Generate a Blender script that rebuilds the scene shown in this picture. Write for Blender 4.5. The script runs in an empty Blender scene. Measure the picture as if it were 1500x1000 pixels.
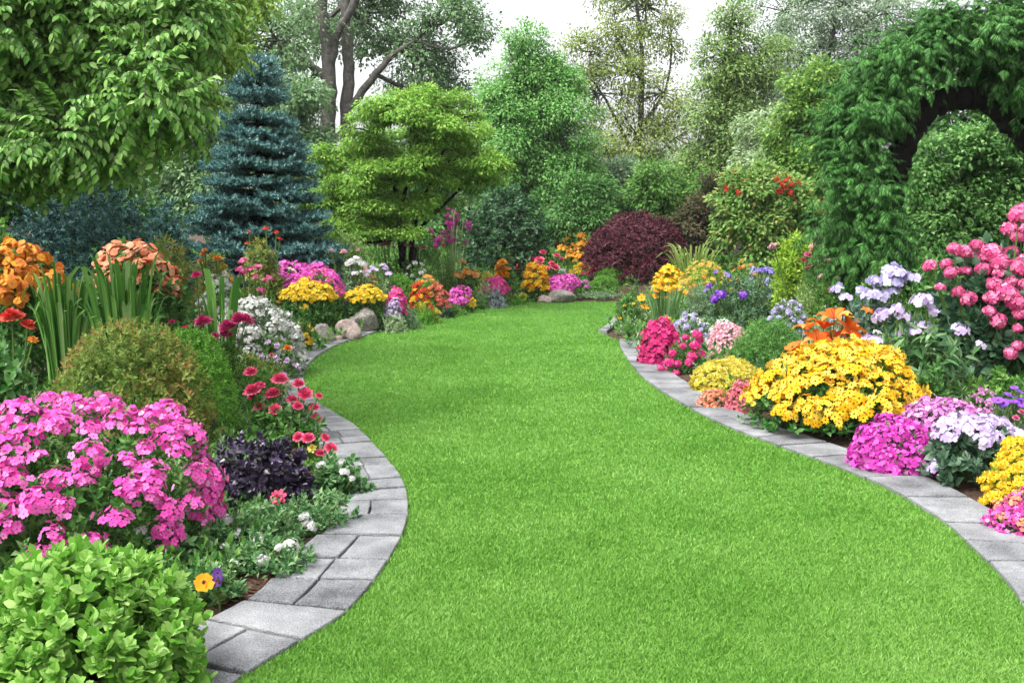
import bpy, math, random
import numpy as np
from mathutils import Vector
from mathutils.geometry import tessellate_polygon
from mathutils import noise as mnoise

# ------------------------------------------------------------------ camera, sky, sun, exposure
scene = bpy.context.scene
COL = scene.collection
FPX, HOR, EYE = 1472.0, 330.0, 1.6
PITCH = math.atan((500 - HOR) / FPX)
cam_d = bpy.data.cameras.new('camera'); cam = bpy.data.objects.new('camera', cam_d); COL.objects.link(cam)
cam_d.sensor_width = 36; cam_d.lens = FPX / 1500 * 36; cam_d.clip_end = 600; cam_d.clip_start = 0.05
cam.location = (0, 0, EYE); cam.rotation_euler = (math.pi / 2 - PITCH, 0, 0)
scene.camera = cam
SUN_EL, SUN_ROT = math.radians(58), math.radians(-35)
w = bpy.data.worlds.new('World'); scene.world = w; w.use_nodes = True
nt = w.node_tree; bg = nt.nodes['Background']
sky = nt.nodes.new('ShaderNodeTexSky'); sky.sky_type = 'NISHITA'; sky.sun_disc = False
sky.sun_elevation = SUN_EL; sky.sun_rotation = SUN_ROT; sky.dust_density = 6.0; sky.ozone_density = 1.0; sky.air_density = 1.0
hs = nt.nodes.new('ShaderNodeHueSaturation'); hs.inputs['Saturation'].default_value = 0.12; hs.inputs['Value'].default_value = 1.0
nt.links.new(sky.outputs[0], hs.inputs['Color']); nt.links.new(hs.outputs[0], bg.inputs[0])
bg.inputs[1].default_value = 0.15
sd = bpy.data.lights.new('sun', 'SUN'); sd.energy = 1.0; sd.angle = math.radians(30); sd.color = (1, 0.97, 0.92)
sun = bpy.data.objects.new('sun', sd); COL.objects.link(sun)
sdir = Vector((math.sin(SUN_ROT) * math.cos(SUN_EL), math.cos(SUN_ROT) * math.cos(SUN_EL), math.sin(SUN_EL)))
sdir = Vector((-0.45, -0.35, 1.0)).normalized()
sun.rotation_euler = sdir.to_track_quat('Z', 'Y').to_euler()
sky.sun_elevation = math.asin(sdir.z); sky.sun_rotation = math.atan2(sdir.x, sdir.y)
scene.view_settings.view_transform = 'Standard'; scene.view_settings.look = 'None'
scene.view_settings.exposure = 1.72; scene.view_settings.gamma = 1.0
scene.render.engine = 'CYCLES'
scene.cycles.max_bounces = 6; scene.cycles.diffuse_bounces = 5; scene.cycles.transmission_bounces = 3
scene.cycles.use_denoising = True

R = np.random.default_rng(7); random.seed(7)

# ------------------------------------------------------------------ picture -> world
def ray(px, py):
    dx, dy = (px - 750) / FPX, (500 - py) / FPX
    c, s = math.cos(PITCH), math.sin(PITCH)
    return np.array((dx, c + dy * s, -s + dy * c))
def at(px, py, Y):
    r = ray(px, py); t = Y / r[1]
    return np.array((r[0] * t, Y, EYE + r[2] * t))
def gnd(px, py):
    r = ray(px, py); t = -EYE / r[2]
    return np.array((r[0] * t, r[1] * t))
def ppm(Y): return FPX / Y

# ------------------------------------------------------------------ mesh kit: a shape is (V, F triangles, M material index)
def unit(a): return a / (np.linalg.norm(a, axis=-1, keepdims=True) + 1e-9)
def join(parts):
    V, F, M, o = [], [], [], 0
    for v, f, m in parts:
        V.append(v); F.append(f + o); M.append(m); o += len(v)
    return np.concatenate(V), np.concatenate(F), np.concatenate(M)
def sh(v, f, m=0):
    f = np.array(f, int); return np.array(v, float), f, np.full(len(f), m, int)
def remat(s, m): return s[0], s[1], np.full(len(s[1]), m, int)
def scatter(T, P, Z, S, N=None, rng=R):
    P = np.atleast_2d(P); n = len(P); Z = unit(np.broadcast_to(Z, (n, 3)).astype(float)); S = np.broadcast_to(S, (n,))
    if N is None: N = rng.normal(size=(n, 3))
    N = np.broadcast_to(N, (n, 3))
    Yv = N - (N * Z).sum(1, keepdims=True) * Z; Yv = unit(Yv + 1e-6 * rng.normal(size=(n, 3))); X = np.cross(Yv, Z)
    v, f, m = T; k = len(v)
    V = P[:, None] + S[:, None, None] * (v[None, :, 0:1] * X[:, None] + v[None, :, 1:2] * Yv[:, None] + v[None, :, 2:3] * Z[:, None])
    F = (f[None] + (np.arange(n) * k)[:, None, None]).reshape(-1, 3)
    return V.reshape(-1, 3), F, np.tile(m, n)
def mesh_data(name, shape, mats, smooth=False):
    V, F, M = shape
    me = bpy.data.meshes.new(name); me.vertices.add(len(V)); me.vertices.foreach_set('co', V.astype(np.float32).ravel())
    me.loops.add(len(F) * 3); me.loops.foreach_set('vertex_index', F.astype(np.int32).ravel())
    me.polygons.add(len(F)); me.polygons.foreach_set('loop_start', np.arange(len(F), dtype=np.int32) * 3)
    for m in mats: me.materials.append(m)
    me.polygons.foreach_set('material_index', M.astype(np.int32))
    me.polygons.foreach_set('use_smooth', np.full(len(F), smooth))
    me.update(calc_edges=True); return me
def put(name, me, parent=None, loc=(0, 0, 0), rot=None, scale=None):
    o = bpy.data.objects.new(name, me); COL.objects.link(o)
    o.location = loc
    if rot is not None: o.rotation_euler = rot
    if scale is not None: o.scale = (scale,) * 3
    if parent: o.parent = parent
    return o
def thing(name, label, cat, loc, group=None):
    o = bpy.data.objects.new(name, None); COL.objects.link(o); o.location = loc
    o.empty_display_size = 0.1; o['label'] = label; o['category'] = cat
    if group: o['group'] = group
    return o
def tube(pts, rad, sides=7):
    pts = np.array(pts, float); n = len(pts); rad = np.broadcast_to(rad, (n,))
    d = unit(np.gradient(pts, axis=0)); a = np.array((0.31, 0.17, 0.93)) if abs(d[0][2]) < 0.8 else np.array((1., 0.1, 0))
    X = unit(np.cross(d, a)); Yv = np.cross(d, X); t = np.linspace(0, 2 * np.pi, sides, endpoint=False)
    V = pts[:, None] + rad[:, None, None] * (np.cos(t)[None, :, None] * X[:, None] + np.sin(t)[None, :, None] * Yv[:, None])
    i = np.arange(n - 1)[:, None] * sides; j = np.arange(sides)[None]; k = (j + 1) % sides
    F = np.concatenate([np.stack([i + j, i + k, i + sides + k], -1).reshape(-1, 3), np.stack([i + j, i + sides + k, i + sides + j], -1).reshape(-1, 3)])
    return V.reshape(-1, 3), F, np.zeros(len(F), int)
def curve(pts, n=12):
    p = np.array(pts, float)
    if len(p) == 2: return p[0] + (p[1] - p[0]) * np.linspace(0, 1, n)[:, None]
    q = np.vstack([2 * p[0] - p[1], p, 2 * p[-1] - p[-2]]); out = []
    for i in range(1, len(q) - 2):
        for t in np.linspace(0, 1, n, endpoint=False):
            a, b, c, d = q[i - 1:i + 3]
            out.append(0.5 * (2 * b + (c - a) * t + (2 * a - 5 * b + 4 * c - d) * t * t + (3 * b - a - 3 * c + d) * t ** 3))
    out.append(p[-1]); return np.array(out)

# ------------------------------------------------------------------ materials
def lin(h): 
    c = [int(h[i:i + 2], 16) / 255 for i in (0, 2, 4)]
    return [x / 12.92 if x <= 0.04045 else ((x + 0.055) / 1.055) ** 2.4 for x in c]
MATS = {}
def leafmat(name, hexes, k=1.28, rough=0.55, tr=0.44, spec=0.2, patch=0):
    """colour differs leaf by leaf; hexes are the lit look of the leaf, k the brightness of the day"""
    if name in MATS: return MATS[name]
    m = bpy.data.materials.new(name); m.use_nodes = True; N = m.node_tree.nodes; L = m.node_tree.links
    b = N['Principled BSDF']; out = N['Material Output']
    g = N.new('ShaderNodeNewGeometry'); r = N.new('ShaderNodeValToRGB')
    fac = g.outputs['Random Per Island']
    if patch:
        tc = N.new('ShaderNodeTexCoord'); nz = N.new('ShaderNodeTexNoise'); nz.inputs['Scale'].default_value = patch; nz.inputs['Detail'].default_value = 2
        L.new(tc.outputs['Object'], nz.inputs['Vector'])
        mr = N.new('ShaderNodeMapRange'); mr.inputs[1].default_value = 0.35; mr.inputs[2].default_value = 0.65
        L.new(nz.outputs['Fac'], mr.inputs[0])
        mx = N.new('ShaderNodeMix'); mx.inputs[0].default_value = 0.5; L.new(fac, mx.inputs[2]); L.new(mr.outputs[0], mx.inputs[3]); fac = mx.outputs[0]
    L.new(fac, r.inputs[0]); cr = r.color_ramp
    while len(cr.elements) < len(hexes): cr.elements.new(0.5)
    for i, h in enumerate(hexes):
        cr.elements[i].position = i / max(1, len(hexes) - 1); c_ = lin(h) if i or len(hexes) < 2 else [.65 * p + .35 * q for p, q in zip(lin(h), lin(hexes[1]))]; cr.elements[i].color = [x / k for x in c_] + [1]
    L.new(r.outputs[0], b.inputs['Base Color']); b.inputs['Roughness'].default_value = rough; b.inputs['Specular IOR Level'].default_value = spec
    if tr:
        t = N.new('ShaderNodeBsdfTranslucent'); ms = N.new('ShaderNodeMixShader'); ms.inputs[0].default_value = tr
        L.new(r.outputs[0], t.inputs[0]); L.new(b.outputs[0], ms.inputs[1]); L.new(t.outputs[0], ms.inputs[2]); L.new(ms.outputs[0], out.inputs[0])
    MATS[name] = m; return m
def petal(name, hexes, k=1.45, tr=0.25): return leafmat(name, hexes, k, 0.6, tr, 0.2)
def rockmat(name, hexes, scale=8, k=1.9, bump=0.5, fine=60, rough=0.85, lo_=0.33, rng_=0.45):
    if name in MATS: return MATS[name]
    m = bpy.data.materials.new(name); m.use_nodes = True; N = m.node_tree.nodes; L = m.node_tree.links; b = N['Principled BSDF']
    tc = N.new('ShaderNodeTexCoord'); n1 = N.new('ShaderNodeTexNoise'); n1.inputs['Scale'].default_value = scale; n1.inputs['Detail'].default_value = 8; n1.inputs['Roughness'].default_value = 0.65
    n2 = N.new('ShaderNodeTexNoise'); n2.inputs['Scale'].default_value = fine; n2.inputs['Detail'].default_value = 4
    L.new(tc.outputs['Object'], n1.inputs['Vector']); L.new(tc.outputs['Object'], n2.inputs['Vector'])
    g = N.new('ShaderNodeNewGeometry')
    a = N.new('ShaderNodeMath'); a.operation = 'MULTIPLY_ADD'; a.inputs[1].default_value = 0.55; L.new(n2.outputs['Fac'], a.inputs[0])
    a2 = N.new('ShaderNodeMath'); a2.operation = 'MULTIPLY'; a2.inputs[1].default_value = 0.6; L.new(n1.outputs['Fac'], a2.inputs[0]); L.new(a2.outputs[0], a.inputs[2])
    a3 = N.new('ShaderNodeMath'); a3.operation = 'MULTIPLY_ADD'; a3.inputs[1].default_value = 0.12; a3.inputs[2].default_value = -0.06; L.new(g.outputs['Random Per Island'], a3.inputs[0])
    a4 = N.new('ShaderNodeMath'); L.new(a.outputs[0], a4.inputs[0]); L.new(a3.outputs[0], a4.inputs[1])
    r = N.new('ShaderNodeValToRGB'); L.new(a4.outputs[0], r.inputs[0]); cr = r.color_ramp
    while len(cr.elements) < len(hexes): cr.elements.new(0.5)
    for i, h in enumerate(hexes):
        cr.elements[i].position = lo_ + rng_ * i / (len(hexes) - 1); cr.elements[i].color = [x / k for x in lin(h)] + [1]
    L.new(r.outputs[0], b.inputs['Base Color']); b.inputs['Roughness'].default_value = rough; b.inputs['Specular IOR Level'].default_value = 0.25
    bp = N.new('ShaderNodeBump'); bp.inputs['Strength'].default_value = bump; bp.inputs['Distance'].default_value = 0.02
    L.new(a.outputs[0], bp.inputs['Height']); L.new(bp.outputs[0], b.inputs['Normal'])
    MATS[name] = m; return m
bark = rockmat('bark', ['24221f', '45423e', '6a6661', '8e8a84'], 6, 1.6, 1.0, 40)
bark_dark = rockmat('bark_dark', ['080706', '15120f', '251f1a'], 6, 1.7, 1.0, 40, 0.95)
stem_m = leafmat('stem_green', ['4a6b2c', '6d8a44'], 1.7, 0.6, 0)

# ------------------------------------------------------------------ lawn outline and bed height
LAWN_L = [(60, 1240), (190, 1110), (357, 996), (464, 930), (518, 891), (571, 821), (592, 779), (598, 748), (592, 713), (571, 681), (546, 653), (520, 627), (493, 610),
          (466, 592), (449, 570), (445, 550), (457, 530), (480, 514), (507, 502), (571, 481), (599, 474), (660, 463), (682, 458)]
LAWN_F = [(672, 450), (695, 446), (740, 443.5), (777, 442.5), (850, 442), (902, 442.5)]
LAWN_R0 = [(903, 450), (899, 466), (888, 478), (875, 486)]
LAWN_R = [(908, 499), (908, 508), (917, 524), (942, 555), (997, 592), (1072, 630), (1200, 677), (1275, 707), (1325, 732), (1387, 772), (1425, 807), (1468, 850), (1497, 890), (1545, 1000), (1580, 1110), (1600, 1240)]
def g2(l, n=6): return curve([gnd(*p) for p in l], n)
CL, CF, CR0, CR = g2(LAWN_L), g2(LAWN_F), g2(LAWN_R0), g2(LAWN_R)
LAWN = np.vstack([CL, CF, CR0, CR])
def inside(P, poly):
    x, y = P[:, 0], P[:, 1]; c = np.zeros(len(P), bool); q = np.roll(poly, 1, 0)
    for (x1, y1), (x2, y2) in zip(poly, q):
        if y1 != y2: c ^= ((y1 > y) != (y2 > y)) & (x < (x2 - x1) * (y - y1) / (y2 - y1) + x1)
    return c
def edge_dist(P):
    a = LAWN; b = np.roll(LAWN, -1, 0); d = np.full(len(P), 1e9)
    for p, q in zip(a, b):
        e = q - p; t = np.clip(((P - p) @ e) / (e @ e + 1e-12), 0, 1); d = np.minimum(d, np.linalg.norm(P - p - t[:, None] * e, axis=1))
    return np.where(inside(P, LAWN), -d, d)
def bed_h(P):
    P = np.atleast_2d(P)[:, :2]; d = edge_dist(P)
    return np.where(d < 0.1, -0.03, np.minimum(-0.02 + 0.11 * np.maximum(d - 0.33, 0), 0.35))
def bz(x, y): return float(bed_h(np.array([[x, y]]))[0])

# ground sheet: fine under the beds, wide to the horizon
def grid(xs, ys, hz):
    X, Yg = np.meshgrid(xs, ys); P = np.stack([X.ravel(), Yg.ravel()], 1); z = hz(P)
    nx, ny = len(xs), len(ys); i = (np.arange(ny - 1)[:, None] * nx + np.arange(nx - 1)[None]).ravel()
    F = np.concatenate([np.stack([i, i + 1, i + nx + 1], 1), np.stack([i, i + nx + 1, i + nx], 1)])
    return np.column_stack([P, z]), F, np.zeros(len(F), int)
xs = np.concatenate([[-300, -120, -50, -25], np.arange(-14, 14.01, 0.2), [25, 50, 120, 300]])
ys = np.concatenate([[-60, -20, -5], np.arange(0.4, 30.01, 0.2), [34, 40, 50, 80, 150, 400]])
soil = rockmat('soil', ['1f130d', '3b281d', '5a4334', '7d6553'], 5, 2.5, 1.0, 45, 0.95)
gr = put('ground', mesh_data('ground', grid(xs, ys, bed_h), [soil], True)); gr['kind'] = 'structure'

# lawn: a turf sheet and real blades
def turfmat(name, blade):
    m = bpy.data.materials.new(name); m.use_nodes = True; N = m.node_tree.nodes; L = m.node_tree.links; b = N['Principled BSDF']
    g = N.new('ShaderNodeNewGeometry'); n1 = N.new('ShaderNodeTexNoise'); n1.inputs['Scale'].default_value = 0.9; n1.inputs['Detail'].default_value = 5; n1.inputs['Roughness'].default_value = 0.6
    L.new(g.outputs['Position'], n1.inputs['Vector'])
    n2 = N.new('ShaderNodeTexNoise'); n2.inputs['Scale'].default_value = 9; n2.inputs['Detail'].default_value = 4; L.new(g.outputs['Position'], n2.inputs['Vector'])
    s = N.new('ShaderNodeMath'); s.operation = 'MULTIPLY_ADD'; s.inputs[1].default_value = 0.46; L.new(n1.outputs['Fac'], s.inputs[0])
    s2 = N.new('ShaderNodeMath'); s2.operation = 'MULTIPLY'; s2.inputs[1].default_value = 0.16; L.new(n2.outputs['Fac'], s2.inputs[0]); L.new(s2.outputs[0], s.inputs[2])
    src = g.outputs['Random Per Island'] if blade else n2.outputs['Fac']
    s3 = N.new('ShaderNodeMath'); s3.operation = 'MULTIPLY_ADD'; s3.inputs[1].default_value = 0.3 if blade else 0.3; L.new(src, s3.inputs[0]); L.new(s.outputs[0], s3.inputs[2])
    r = N.new('ShaderNodeValToRGB'); L.new(s3.outputs[0], r.inputs[0]); cr = r.color_ramp
    hx = ['467e20', '66a234', '84bc4c', 'a8d274', 'c8d090'] if blade else ['2c5512', '3d6f1a', '4c8424', '5a9030']
    while len(cr.elements) < len(hx): cr.elements.new(0.5)
    for i, h in enumerate(hx): cr.elements[i].position = 0.17 + 0.52 * i / 3 if i < 4 else 0.995; cr.elements[i].color = [x / 1.5 for x in lin(h)] + [1]
    L.new(r.outputs[0], b.inputs['Base Color']); b.inputs['Roughness'].default_value = 0.6; b.inputs['Specular IOR Level'].default_value = 0.3
    if blade:
        t = N.new('ShaderNodeBsdfTranslucent'); ms = N.new('ShaderNodeMixShader'); ms.inputs[0].default_value = 0.35
        L.new(r.outputs[0], t.inputs[0]); L.new(b.outputs[0], ms.inputs[1]); L.new(t.outputs[0], ms.inputs[2]); L.new(ms.outputs[0], N['Material Output'].inputs[0])
    return m
tri = tessellate_polygon([[Vector((x, y, 0)) for x, y in LAWN]])
lawn = put('lawn', mesh_data('lawn', (np.column_stack([LAWN, np.zeros(len(LAWN))]), np.array(tri, int), np.zeros(len(tri), int)), [turfmat('turf', False)])); lawn['kind'] = 'structure'
def grass(n):
    py = 442 + (1240 - 442) * R.random(n * 2) ** 1.15; px = -100 + 1800 * R.random(n * 2)
    dy = (500 - py) / FPX; c, s = math.cos(PITCH), math.sin(PITCH); rz = -s + dy * c; t = -EYE / rz
    P = np.stack([(px - 750) / FPX * t, (c + dy * s) * t], 1); P = P[edge_dist(P) < 0.012][:n]; k = len(P); Y = P[:, 1]
    h = R.uniform(0.011, 0.026, k); wd = R.uniform(0.0013, 0.0026, k) * np.clip(Y / 4.0, 1, 3.5); az = R.random(k) * 2 * np.pi; ln = R.uniform(0.15, 0.95, k) * h
    a2 = az + R.normal(0, 1.2, k); dx, dyv = np.cos(a2), np.sin(a2); wx, wy = np.cos(az), np.sin(az)
    V = np.zeros((k, 5, 3)); b3 = np.column_stack([P, np.full(k, 0.0)]); W = np.column_stack([wx, wy, np.zeros(k)]) * wd[:, None]; D = np.column_stack([dx, dyv, np.zeros(k)])
    V[:, 0] = b3 - W; V[:, 1] = b3 + W; mid = b3 + D * (0.3 * ln)[:, None] + np.array((0, 0, 1)) * (0.6 * h)[:, None]
    V[:, 2] = mid - W * 0.8; V[:, 3] = mid + W * 0.8; V[:, 4] = b3 + D * ln[:, None] + np.array((0, 0, 1)) * h[:, None]
    f = np.array([[0, 1, 3], [0, 3, 2], [2, 3, 4]]); F = (f[None] + (np.arange(k) * 5)[:, None, None]).reshape(-1, 3)
    return V.reshape(-1, 3), F, np.zeros(len(F), int)
ga = put('grass', mesh_data('grass', grass(760000), [turfmat('grass_blade', True)])); ga['kind'] = 'stuff'
ga['label'] = 'short mown green grass of the curving lawn'; ga['category'] = 'grass'

# stone edgings: slabs cut along the lawn curve
granite = rockmat('granite', ['5a5c5e', '84868a', 'a2a4a7', 'b9bbbe', 'd3d5d7'], 3.5, 2.25, 0.9, 150, 0.8, 0.4, 0.33)
def slab(q, z0, z1):
    q = np.array(q); c = q.mean(0); n = len(q); rm = np.linalg.norm(q - c, axis=1).mean()
    v = [np.column_stack([c + (q - c) * s, np.full(n, z)]) for s, z in ((1, z0), (1, z1 - 0.007), (1 - .0025 / rm, z1 - 0.002), (1 - .007 / rm, z1))]
    V = np.vstack(v + [[[c[0], c[1], z1 + random.uniform(-.001, .002)]]]); F = []
    for r in range(3):
        for i in range(n):
            j = (i + 1) % n; F += [(r * n + i, r * n + j, (r + 1) * n + j), (r * n + i, (r + 1) * n + j, (r + 1) * n + i)]
    for i in range(n): F.append((3 * n + i, 3 * n + (i + 1) % n, 4 * n))
    return sh(V, F)
def edging(line, side, wfun, lens, split, jt, top=0.028):
    d = np.linalg.norm(np.diff(line, axis=0), axis=1); s = np.concatenate([[0], np.cumsum(d)]); T = s[-1]
    tan = unit(np.gradient(line, axis=0)); nor = np.column_stack([-tan[:, 1], tan[:, 0]]) * side
    def pt(u, v):
        u = min(max(u, 0), T); p = np.array([np.interp(u, s, line[:, 0]), np.interp(u, s, line[:, 1])]); nn = unit(np.array([np.interp(u, s, nor[:, 0]), np.interp(u, s, nor[:, 1])]))
        return p + nn * v
    out, u, sk0 = [], 0.0, 0
    while u < T - 0.08:
        L = random.uniform(*lens); u1 = min(u + L, T); sk1 = random.uniform(-.045, .045); W = wfun(pt(u, 0)[1]); W1 = wfun(pt(u1, 0)[1]); ga = jt * .9
        cols = [(0.0, 1.0)]
        if random.random() < split: c = random.uniform(.38, .64); cols = [(0, c), (c, 1)]
        for a, b in cols:
            g = jt * .3; n = 5; a0 = a * W + (g if a else 0); b0 = b * W - (g if b < 1 else 0) + (random.uniform(-.02, .02) if b == 1 else 0)
            lo = [pt(u + ga + sk0 * a0 / W + (u1 + (sk1 - sk0) * a0 / W - u - 2 * ga) * i / n, a0 * (1 + (W1 / W - 1) * i / n) + random.uniform(-.002, .002)) for i in range(n + 1)]
            hi = [pt(u + ga + sk0 * b0 / W + (u1 + (sk1 - sk0) * b0 / W - u - 2 * ga) * i / n, b0 * (1 + (W1 / W - 1) * i / n) + random.uniform(-.003, .003)) for i in range(n + 1)]
            e1 = [lo[-1] * (1 - t) + hi[-1] * t + np.random.uniform(-.004, .004, 2) for t in (.33, .66)]; e2 = [hi[0] * (1 - t) + lo[0] * t + np.random.uniform(-.004, .004, 2) for t in (.33, .66)]
            q = lo + e1 + hi[::-1] + e2
            if side < 0: q = q[::-1]
            out.append(slab(q, -0.04, top + random.uniform(-.004, .004)))
        u, sk0 = u1, sk1
    return join(out)
np.random.seed(3)
o = put('stone_path', mesh_data('stone_path', edging(CL[6:], 1, lambda y: 0.46 if y < 4.6 else max(0.36, 0.46 - (y - 4.6) * 0.12), (0.21, 0.38), 0.45, 0.017), [granite])); o['kind'] = 'structure'
o['label'] = 'curved edging of grey granite setts on the left of the lawn'
o = put('stone_path', mesh_data('stone_path', edging(CR, 1, lambda y: 0.37, (0.28, 0.6), 0.15, 0.018), [granite])); o['kind'] = 'structure'
o['label'] = 'curved edging of long grey stone slabs on the right of the lawn'
o = put('stone_path', mesh_data('stone_path', edging(CR0[6:], 1, lambda y: 0.16, (0.3, 0.5), 0, 0.009), [granite])); o['kind'] = 'structure'

# ------------------------------------------------------------------ leaves, sprigs, flowers
LEAF2 = sh([(0, 0, 0), (.27, .07, .45), (0, -.06, 1), (-.27, .07, .45)], [(0, 1, 2), (0, 2, 3)])
LEAF4 = sh([(0, 0, 0), (.28, .09, .42), (0, 0, .5), (-.28, .09, .42), (0, -.14, 1)], [(0, 1, 2), (0, 2, 3), (2, 1, 4), (2, 4, 3)])
def leaf_n(w=.26, fold=.08, curl=.15, shape='ovate', n=4):
    V, F = [(0, 0, 0)], []
    for i in range(1, n):
        t = i / n; ww = w * (math.sin(math.pi * t ** .75) if shape == 'ovate' else math.sin(math.pi * t ** 1.15)) + .01
        y = -curl * t * t; V += [(-ww, y + fold, t), (0, y, t), (ww, y + fold, t)]
    V.append((0, -curl, 1)); e = len(V) - 1
    F += [(0, 2, 1), (0, 3, 2)]
    for i in range(n - 2):
        a = 1 + 3 * i; F += [(a, a + 1, a + 4), (a, a + 4, a + 3), (a + 1, a + 2, a + 5), (a + 1, a + 5, a + 4)]
    a = e - 3; F += [(a, a + 1, e), (a + 1, a + 2, e)]
    return sh(V, F)
LEAFN = leaf_n(.27, .07, .18); LEAFR = leaf_n(.34, .06, .12); LEAFO = leaf_n(.33, .07, .12, 'obovate', 5); LEAFLONG = leaf_n(.13, .04, .25)
def sprig(leaf, n=7, ll=.5, a0=75, a1=20, z0=.15, rng=np.random.default_rng(3)):
    i = np.arange(n); t = i / max(1, n - 1); az = i * 2.39996 + rng.normal(0, .25, n); an = np.radians(a0 + (a1 - a0) * t + rng.normal(0, 8, n))
    D = np.stack([np.sin(an) * np.cos(az), np.sin(an) * np.sin(az), np.cos(an)], 1)
    P = np.stack([0 * t, 0 * t, z0 + (1 - z0 - ll * .45) * t], 1)
    Nn = np.array([0, 0, 1.0]) - .3 * D
    return scatter(leaf, P, D, ll * (1 - .35 * t) * rng.uniform(.85, 1.15, n), Nn, rng)
SPR = {'tiny': sprig(LEAF2, 7, .5), 'mid': sprig(LEAF4, 8, .5), 'broad': sprig(LEAFN, 8, .55, 85, 25), 'round': sprig(LEAFR, 8, .55, 80, 15),
       'obov': sprig(LEAFO, 9, .55, 65, 10), 'lance': sprig(LEAFLONG, 10, .6, 75, 15), 'needle': sprig(sh([(-.05, 0, 0), (.05, 0, 0), (0, .03, 1)], [(0, 1, 2)]), 16, .45, 70, 20),
       'feather': sprig(leaf_n(.09, .02, .2, n=3), 13, .45, 70, 25, .05), 'whorl': sprig(LEAFLONG, 11, .62, 88, 30, .02)}
def flower(n, L, w, cup=.15, eye=.0, eye_z=.03, tip=.64, droop=0, rag=.0):
    """open flower facing +Z: n petals around a common centre, slot 0 petals, slot 1 eye"""
    V, F = [(0, 0, 0)], []
    for i in range(n):
        a = 2 * math.pi * i / n + random.uniform(-.12, .12); ca, sa = math.cos(a), math.sin(a); b = len(V); s = random.uniform(.9, 1.08)
        for r, h in ((.5, -w), (.5, w), (1.0, -w * tip), (1.0, w * tip)):
            x, y = r * L * s, h * L; zz = cup * L * r * r - droop * L * max(0, r - .6) + random.uniform(-rag, rag) * L
            V.append((x * ca - y * sa, x * sa + y * ca, zz))
        F += [(0, b, b + 1), (b, b + 2, b + 3), (b, b + 3, b + 1)]
    A = sh(V, F, 0)
    if not eye: return A
    k = 6; t = np.linspace(0, 2 * np.pi, k, endpoint=False); E = np.vstack([np.column_stack([np.cos(t) * eye * L, np.sin(t) * eye * L, np.full(k, .035 * L)]), [[0, 0, eye_z * L + .05 * L]]])
    return join([A, sh(E, [(i, (i + 1) % k, k) for i in range(k)], 1)])
def pompon(layers=5, n=13, pw=.2):
    parts = []
    for l in range(layers):
        t = l / (layers - 1); an = math.radians(5 + 78 * t); rr = 1 - .45 * t; m = max(5, int(n * (1 - .45 * t)))
        a = np.arange(m) * 2 * np.pi / m + l * .37; D = np.stack([np.cos(a) * math.cos(an), np.sin(a) * math.cos(an), np.full(m, math.sin(an))], 1)
        P = np.stack([np.cos(a) * .06, np.sin(a) * .06, np.full(m, .28 * t)], 1)
        pt = sh([(0, 0, 0), (pw, .05, .6), (pw * .5, .02, 1), (-pw * .5, .02, 1), (-pw, .05, .6)], [(0, 1, 2), (0, 2, 3), (0, 3, 4)])
        parts.append(scatter(pt, P, D, rr * R.uniform(.85, 1.1, m), np.array((0, 0, 1.)) - .2 * D))
    return join(parts)
def lily(n=6, L=1, w=.22, rec=.5):
    parts = []
    for i in range(n):
        a = 2 * math.pi * i / n; V, F = [(0, 0, 0)], []
        for j in range(1, 5):
            t = j / 5; r = L * (.12 + .9 * t ** 1.1); z = .75 * L * t ** .8 - rec * L * t ** 3; ww = w * math.sin(math.pi * t ** .8) + .02
            for s in (-1, 0, 1): x, y = r, s * ww; V.append((x * math.cos(a) - y * math.sin(a), x * math.sin(a) + y * math.cos(a), z + (.05 if s else 0)))
        V.append((1.02 * L * math.cos(a), 1.02 * L * math.sin(a), .75 * L - rec * L)); F += [(0, 1, 2), (0, 2, 3)]
        for j in range(3):
            b = 1 + 3 * j; F += [(b, b + 3, b + 4), (b, b + 4, b + 1), (b + 1, b + 4, b + 5), (b + 1, b + 5, b + 2)]
        F += [(10, 13, 11), (11, 13, 12)]; parts.append(sh(V, F))
    st = [tube([(0, 0, 0), (.12 * math.cos(a), .12 * math.sin(a), .7)], .012, 4) for a in (0.3, 1.6, 2.9, 4.2, 5.3)]
    return join(parts + [remat(join(st), 1)])
def cluster(fl, n, Rr, cap=70, s=.3, flat=.6, jit=.12, rng=R):
    i = np.arange(n) + .5; ct = 1 - (1 - math.cos(math.radians(cap))) * i / n; an = np.arccos(ct); az = i * 2.39996
    D = np.stack([np.sin(an) * np.cos(az), np.sin(an) * np.sin(az), np.cos(an)], 1); P = D * Rr * np.array((1, 1, flat)) + rng.normal(0, jit * Rr * .5, (n, 3)); P[:, 2] -= Rr * flat * math.cos(math.radians(cap))
    out = []
    for k in range(len(fl)):
        m = np.arange(n) % len(fl) == k
        if m.any(): out.append(scatter(fl[k], P[m], D[m] + rng.normal(0, .22, (m.sum(), 3)), s * rng.uniform(.85, 1.12, m.sum()), None, rng))
    return join(out)
def variants(nm, make, mats, k=3): return [mesh_data(nm, make(), mats) for _ in range(k)]

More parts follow.
